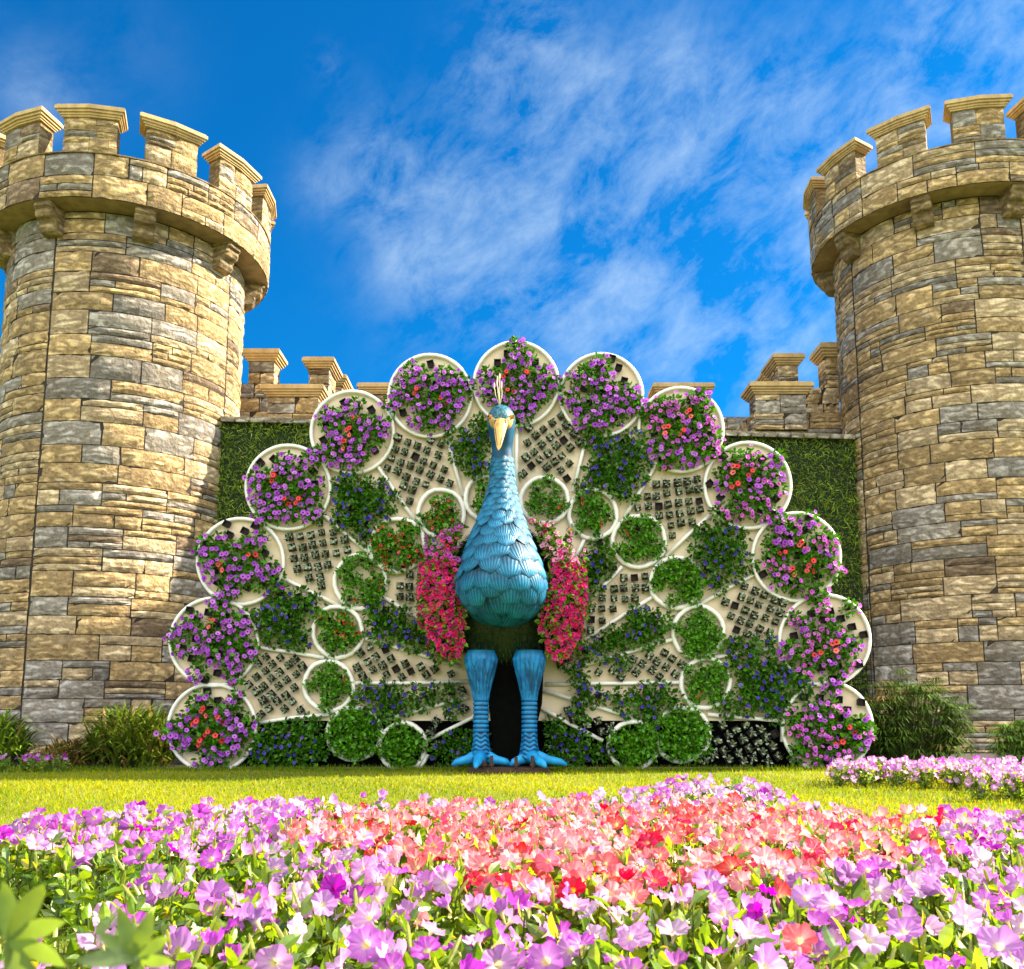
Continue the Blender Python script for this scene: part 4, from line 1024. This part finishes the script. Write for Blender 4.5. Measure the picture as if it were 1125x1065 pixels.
def bed_plant(x, y, mixk, nf, label, group, sc=1.0, fs=1.0, zdir=.75, low=False):
    r_ = empty('bedding_petunia', (x, y, 0), label, 'petunia plant', group); r_.rotation_euler.z = 0; r_.scale = (sc,) * 3
    f = link('foliage', random.choice(BEDF), r_); f.rotation_euler.z = random.uniform(0, 6.28)
    for k in range(nf):
        a = k * 2.4 + random.uniform(-.5, .5); q = .145 * math.sqrt((k + .5) / nf); nm = random.choices(list(mixk), list(mixk.values()))[0]
        d = Vector((math.cos(a) * q / .15 * .55 + random.gauss(0, .45), math.sin(a) * q / .15 * .5 - .42 + random.gauss(0, .45), zdir + random.gauss(0, .25))).normalized()
        o = link('flower', random.choice(FLM[nm]), r_); s_ = random.choice((.024, .030, .033, .035, .038)) * random.uniform(.95, 1.08) * fs
        o.location = (q * math.cos(a), q * math.sin(a), random.uniform(.235, .315) - 1.1 * q * q) if not low or k % 2 else (q * 1.25 * math.cos(a), q * 1.25 * math.sin(a), random.uniform(.10, .25)); o.scale = (s_,) * 3
        o.rotation_mode = 'QUATERNION'; o.rotation_quaternion = d.to_track_quat('Z', 'Y')
MAINBED = [(-60, 1130), (-60, 1040), (85, 1010), (110, 955), (-60, 930), (-60, 912), (60, 902), (200, 890), (330, 882), (560, 880), (690, 874), (745, 860), (800, 858), (880, 880), (960, 893), (1020, 898), (1190, 890), (1190, 1130)]
CORALZ = [(350, 892), (470, 888), (690, 884), (830, 884), (935, 893), (1050, 905), (1040, 925), (960, 945), (905, 965), (830, 982), (700, 986), (520, 972), (440, 950), (335, 925)]
cnt = 0; y = 1.66; row = 0; spots = []
while y < 6.6:
    hx = .62 * y + .15; x = -hx + (.115 if row % 2 else 0); row += 1
    while x < hx:
        X, Yq = x + random.uniform(-.055, .055), y + random.uniform(-.05, .05); px, py = project((X, Yq, .27))
        if in_poly(np.array([px]), np.array([py]), MAINBED)[0] and -40 < px < 1165: spots.append((X, Yq, px, py))
        x += .215 + .012 * y
    y += .20 + .012 * y
print('bed spots', len(spots))
for (X, Yq, px, py) in spots:
    inc = in_poly(np.array([px]), np.array([py]), CORALZ)[0]
    lilac = {'lilac': 6, 'pale': 3, 'magenta': 1.2}
    if inc:
        bed_plant(X, Yq, {'coral': 3.6, 'peach': 5, 'rose': .9, 'pale': .5}, random.randint(9, 13), 'coral pink petunia plant in the middle of the large front flower bed', 'coral petunias in the front bed', 1.0, 1.0)
    elif py > 940 and px > 330:
        bed_plant(X, Yq, {'lilac': 6, 'pale': 4, 'magenta': .8, 'coral': .25}, random.randint(4, 7), 'lilac petunia plant along the near edge of the front bed, before the coral ones', 'lilac petunias before the coral ones', 1.0, 1.0)
    elif px < 350:
        bed_plant(X, Yq, lilac, random.randint(2, 4) if py > 925 else random.randint(6, 8), 'lilac and magenta petunia plant at the left side of the front bed', 'lilac petunias left of the coral ones', 1.0, 1.05)
    elif px > 960:
        bed_plant(X, Yq, lilac, random.randint(7, 10), 'lilac petunia plant at the right side of the front bed, beside the coral ones', 'lilac petunias right of the coral ones', 1.0, 1.0)
    else:
        bed_plant(X, Yq, {'lilac': 5, 'pale': 5, 'magenta': .5}, random.randint(6, 9), 'lilac petunia plant along the far edge of the front bed, behind the coral ones', 'lilac petunias behind the coral ones', 1.0, 1.0)
    cnt += 1
RB = [(3.35, 9.5), (3.25, 9.9), (3.7, 10.5), (7.2, 10.6), (7.2, 7.4), (4.45, 7.45), (4.1, 8.1), (4.7, 8.9), (3.9, 9.35)]
y = 7.5; side = 0
while y < 10.6:
    x = 3.2 + (.15 if side % 2 else 0); side += 1
    while x < .60 * y + .3:
        if in_poly(np.array([x]), np.array([y]), RB)[0]: bed_plant(x + random.uniform(-.06, .06), y + random.uniform(-.06, .06), {'pale': 6, 'lilac': 4}, random.randint(12, 16), 'pale pink petunia plant in the second bed on the right, before the sedge', 'pale petunias in the right hand bed', 0.86, 1.2, .6, True); cnt += 1
        x += .30
    y += .30
for i in range(7):
    bed_plant(-6.9 + i * .17, 12.0 + random.uniform(-.12, .12), {'lilac': 6, 'magenta': 3}, 7, 'small pink petunia plant by the dry grass at the far left lawn edge', 'petunias at the far left lawn edge', .75, 1.1); cnt += 1
print('bed plants', cnt)

# ------------------------------------------------------------------ soft leaves close to the lens, at the lower left
def near_plant(px, py, Y, n, label, size, seed, turn):
    r = np.random.default_rng(seed); top = P(px, py, Y); r_ = empty('broad_leaf_plant', (top.x, Y, 0), label, 'leafy plant')
    m = MB(); tube(m, [(0, .02, 0), (.01, .01, top.z * .6), (0, 0, top.z)], [.006, .005, .003], 6, col=(.15, .22, .05)); m.build('stem', BEDLEAF, r_)
    for k in range(n):
        a = turn + (k - (n - 1) / 2) * .62; m = MB(); L = size * r.uniform(.8, 1.15); V = []; up = r.uniform(.15, .5)
        for f, wv in ((0, .03), (.15, .09), (.35, .15), (.6, .15), (.82, .09), (1, .005)):
            c_ = Vector((math.cos(a) * L * f, -.25 * L * f + r.uniform(-.002, .002), math.sin(a) * L * f + up * L * .4 * f * (1 - f)))
            s_ = Vector((-math.sin(a), -.25, math.cos(a))).normalized() * wv * L
            V += [tuple(c_ - s_ + Vector((0, -.012 * wv * 10 * L, 0))), tuple(c_), tuple(c_ + s_ + Vector((0, -.012 * wv * 10 * L, 0)))]
        m.add(V, grid_faces(3, 6), np.array([.17, .27, .07]) * r.uniform(.8, 1.3)); o = m.build('leaf', BEDLEAF, r_, True); o.location.z = top.z
near_plant(150, 1055, .62, 6, 'blurred pale green leaf whorl close by at the lower left, nearer the middle', .034, 3, 1.55)
near_plant(10, 1035, .60, 5, 'blurred broad green leaves close by at the extreme lower left corner', .046, 9, .35)
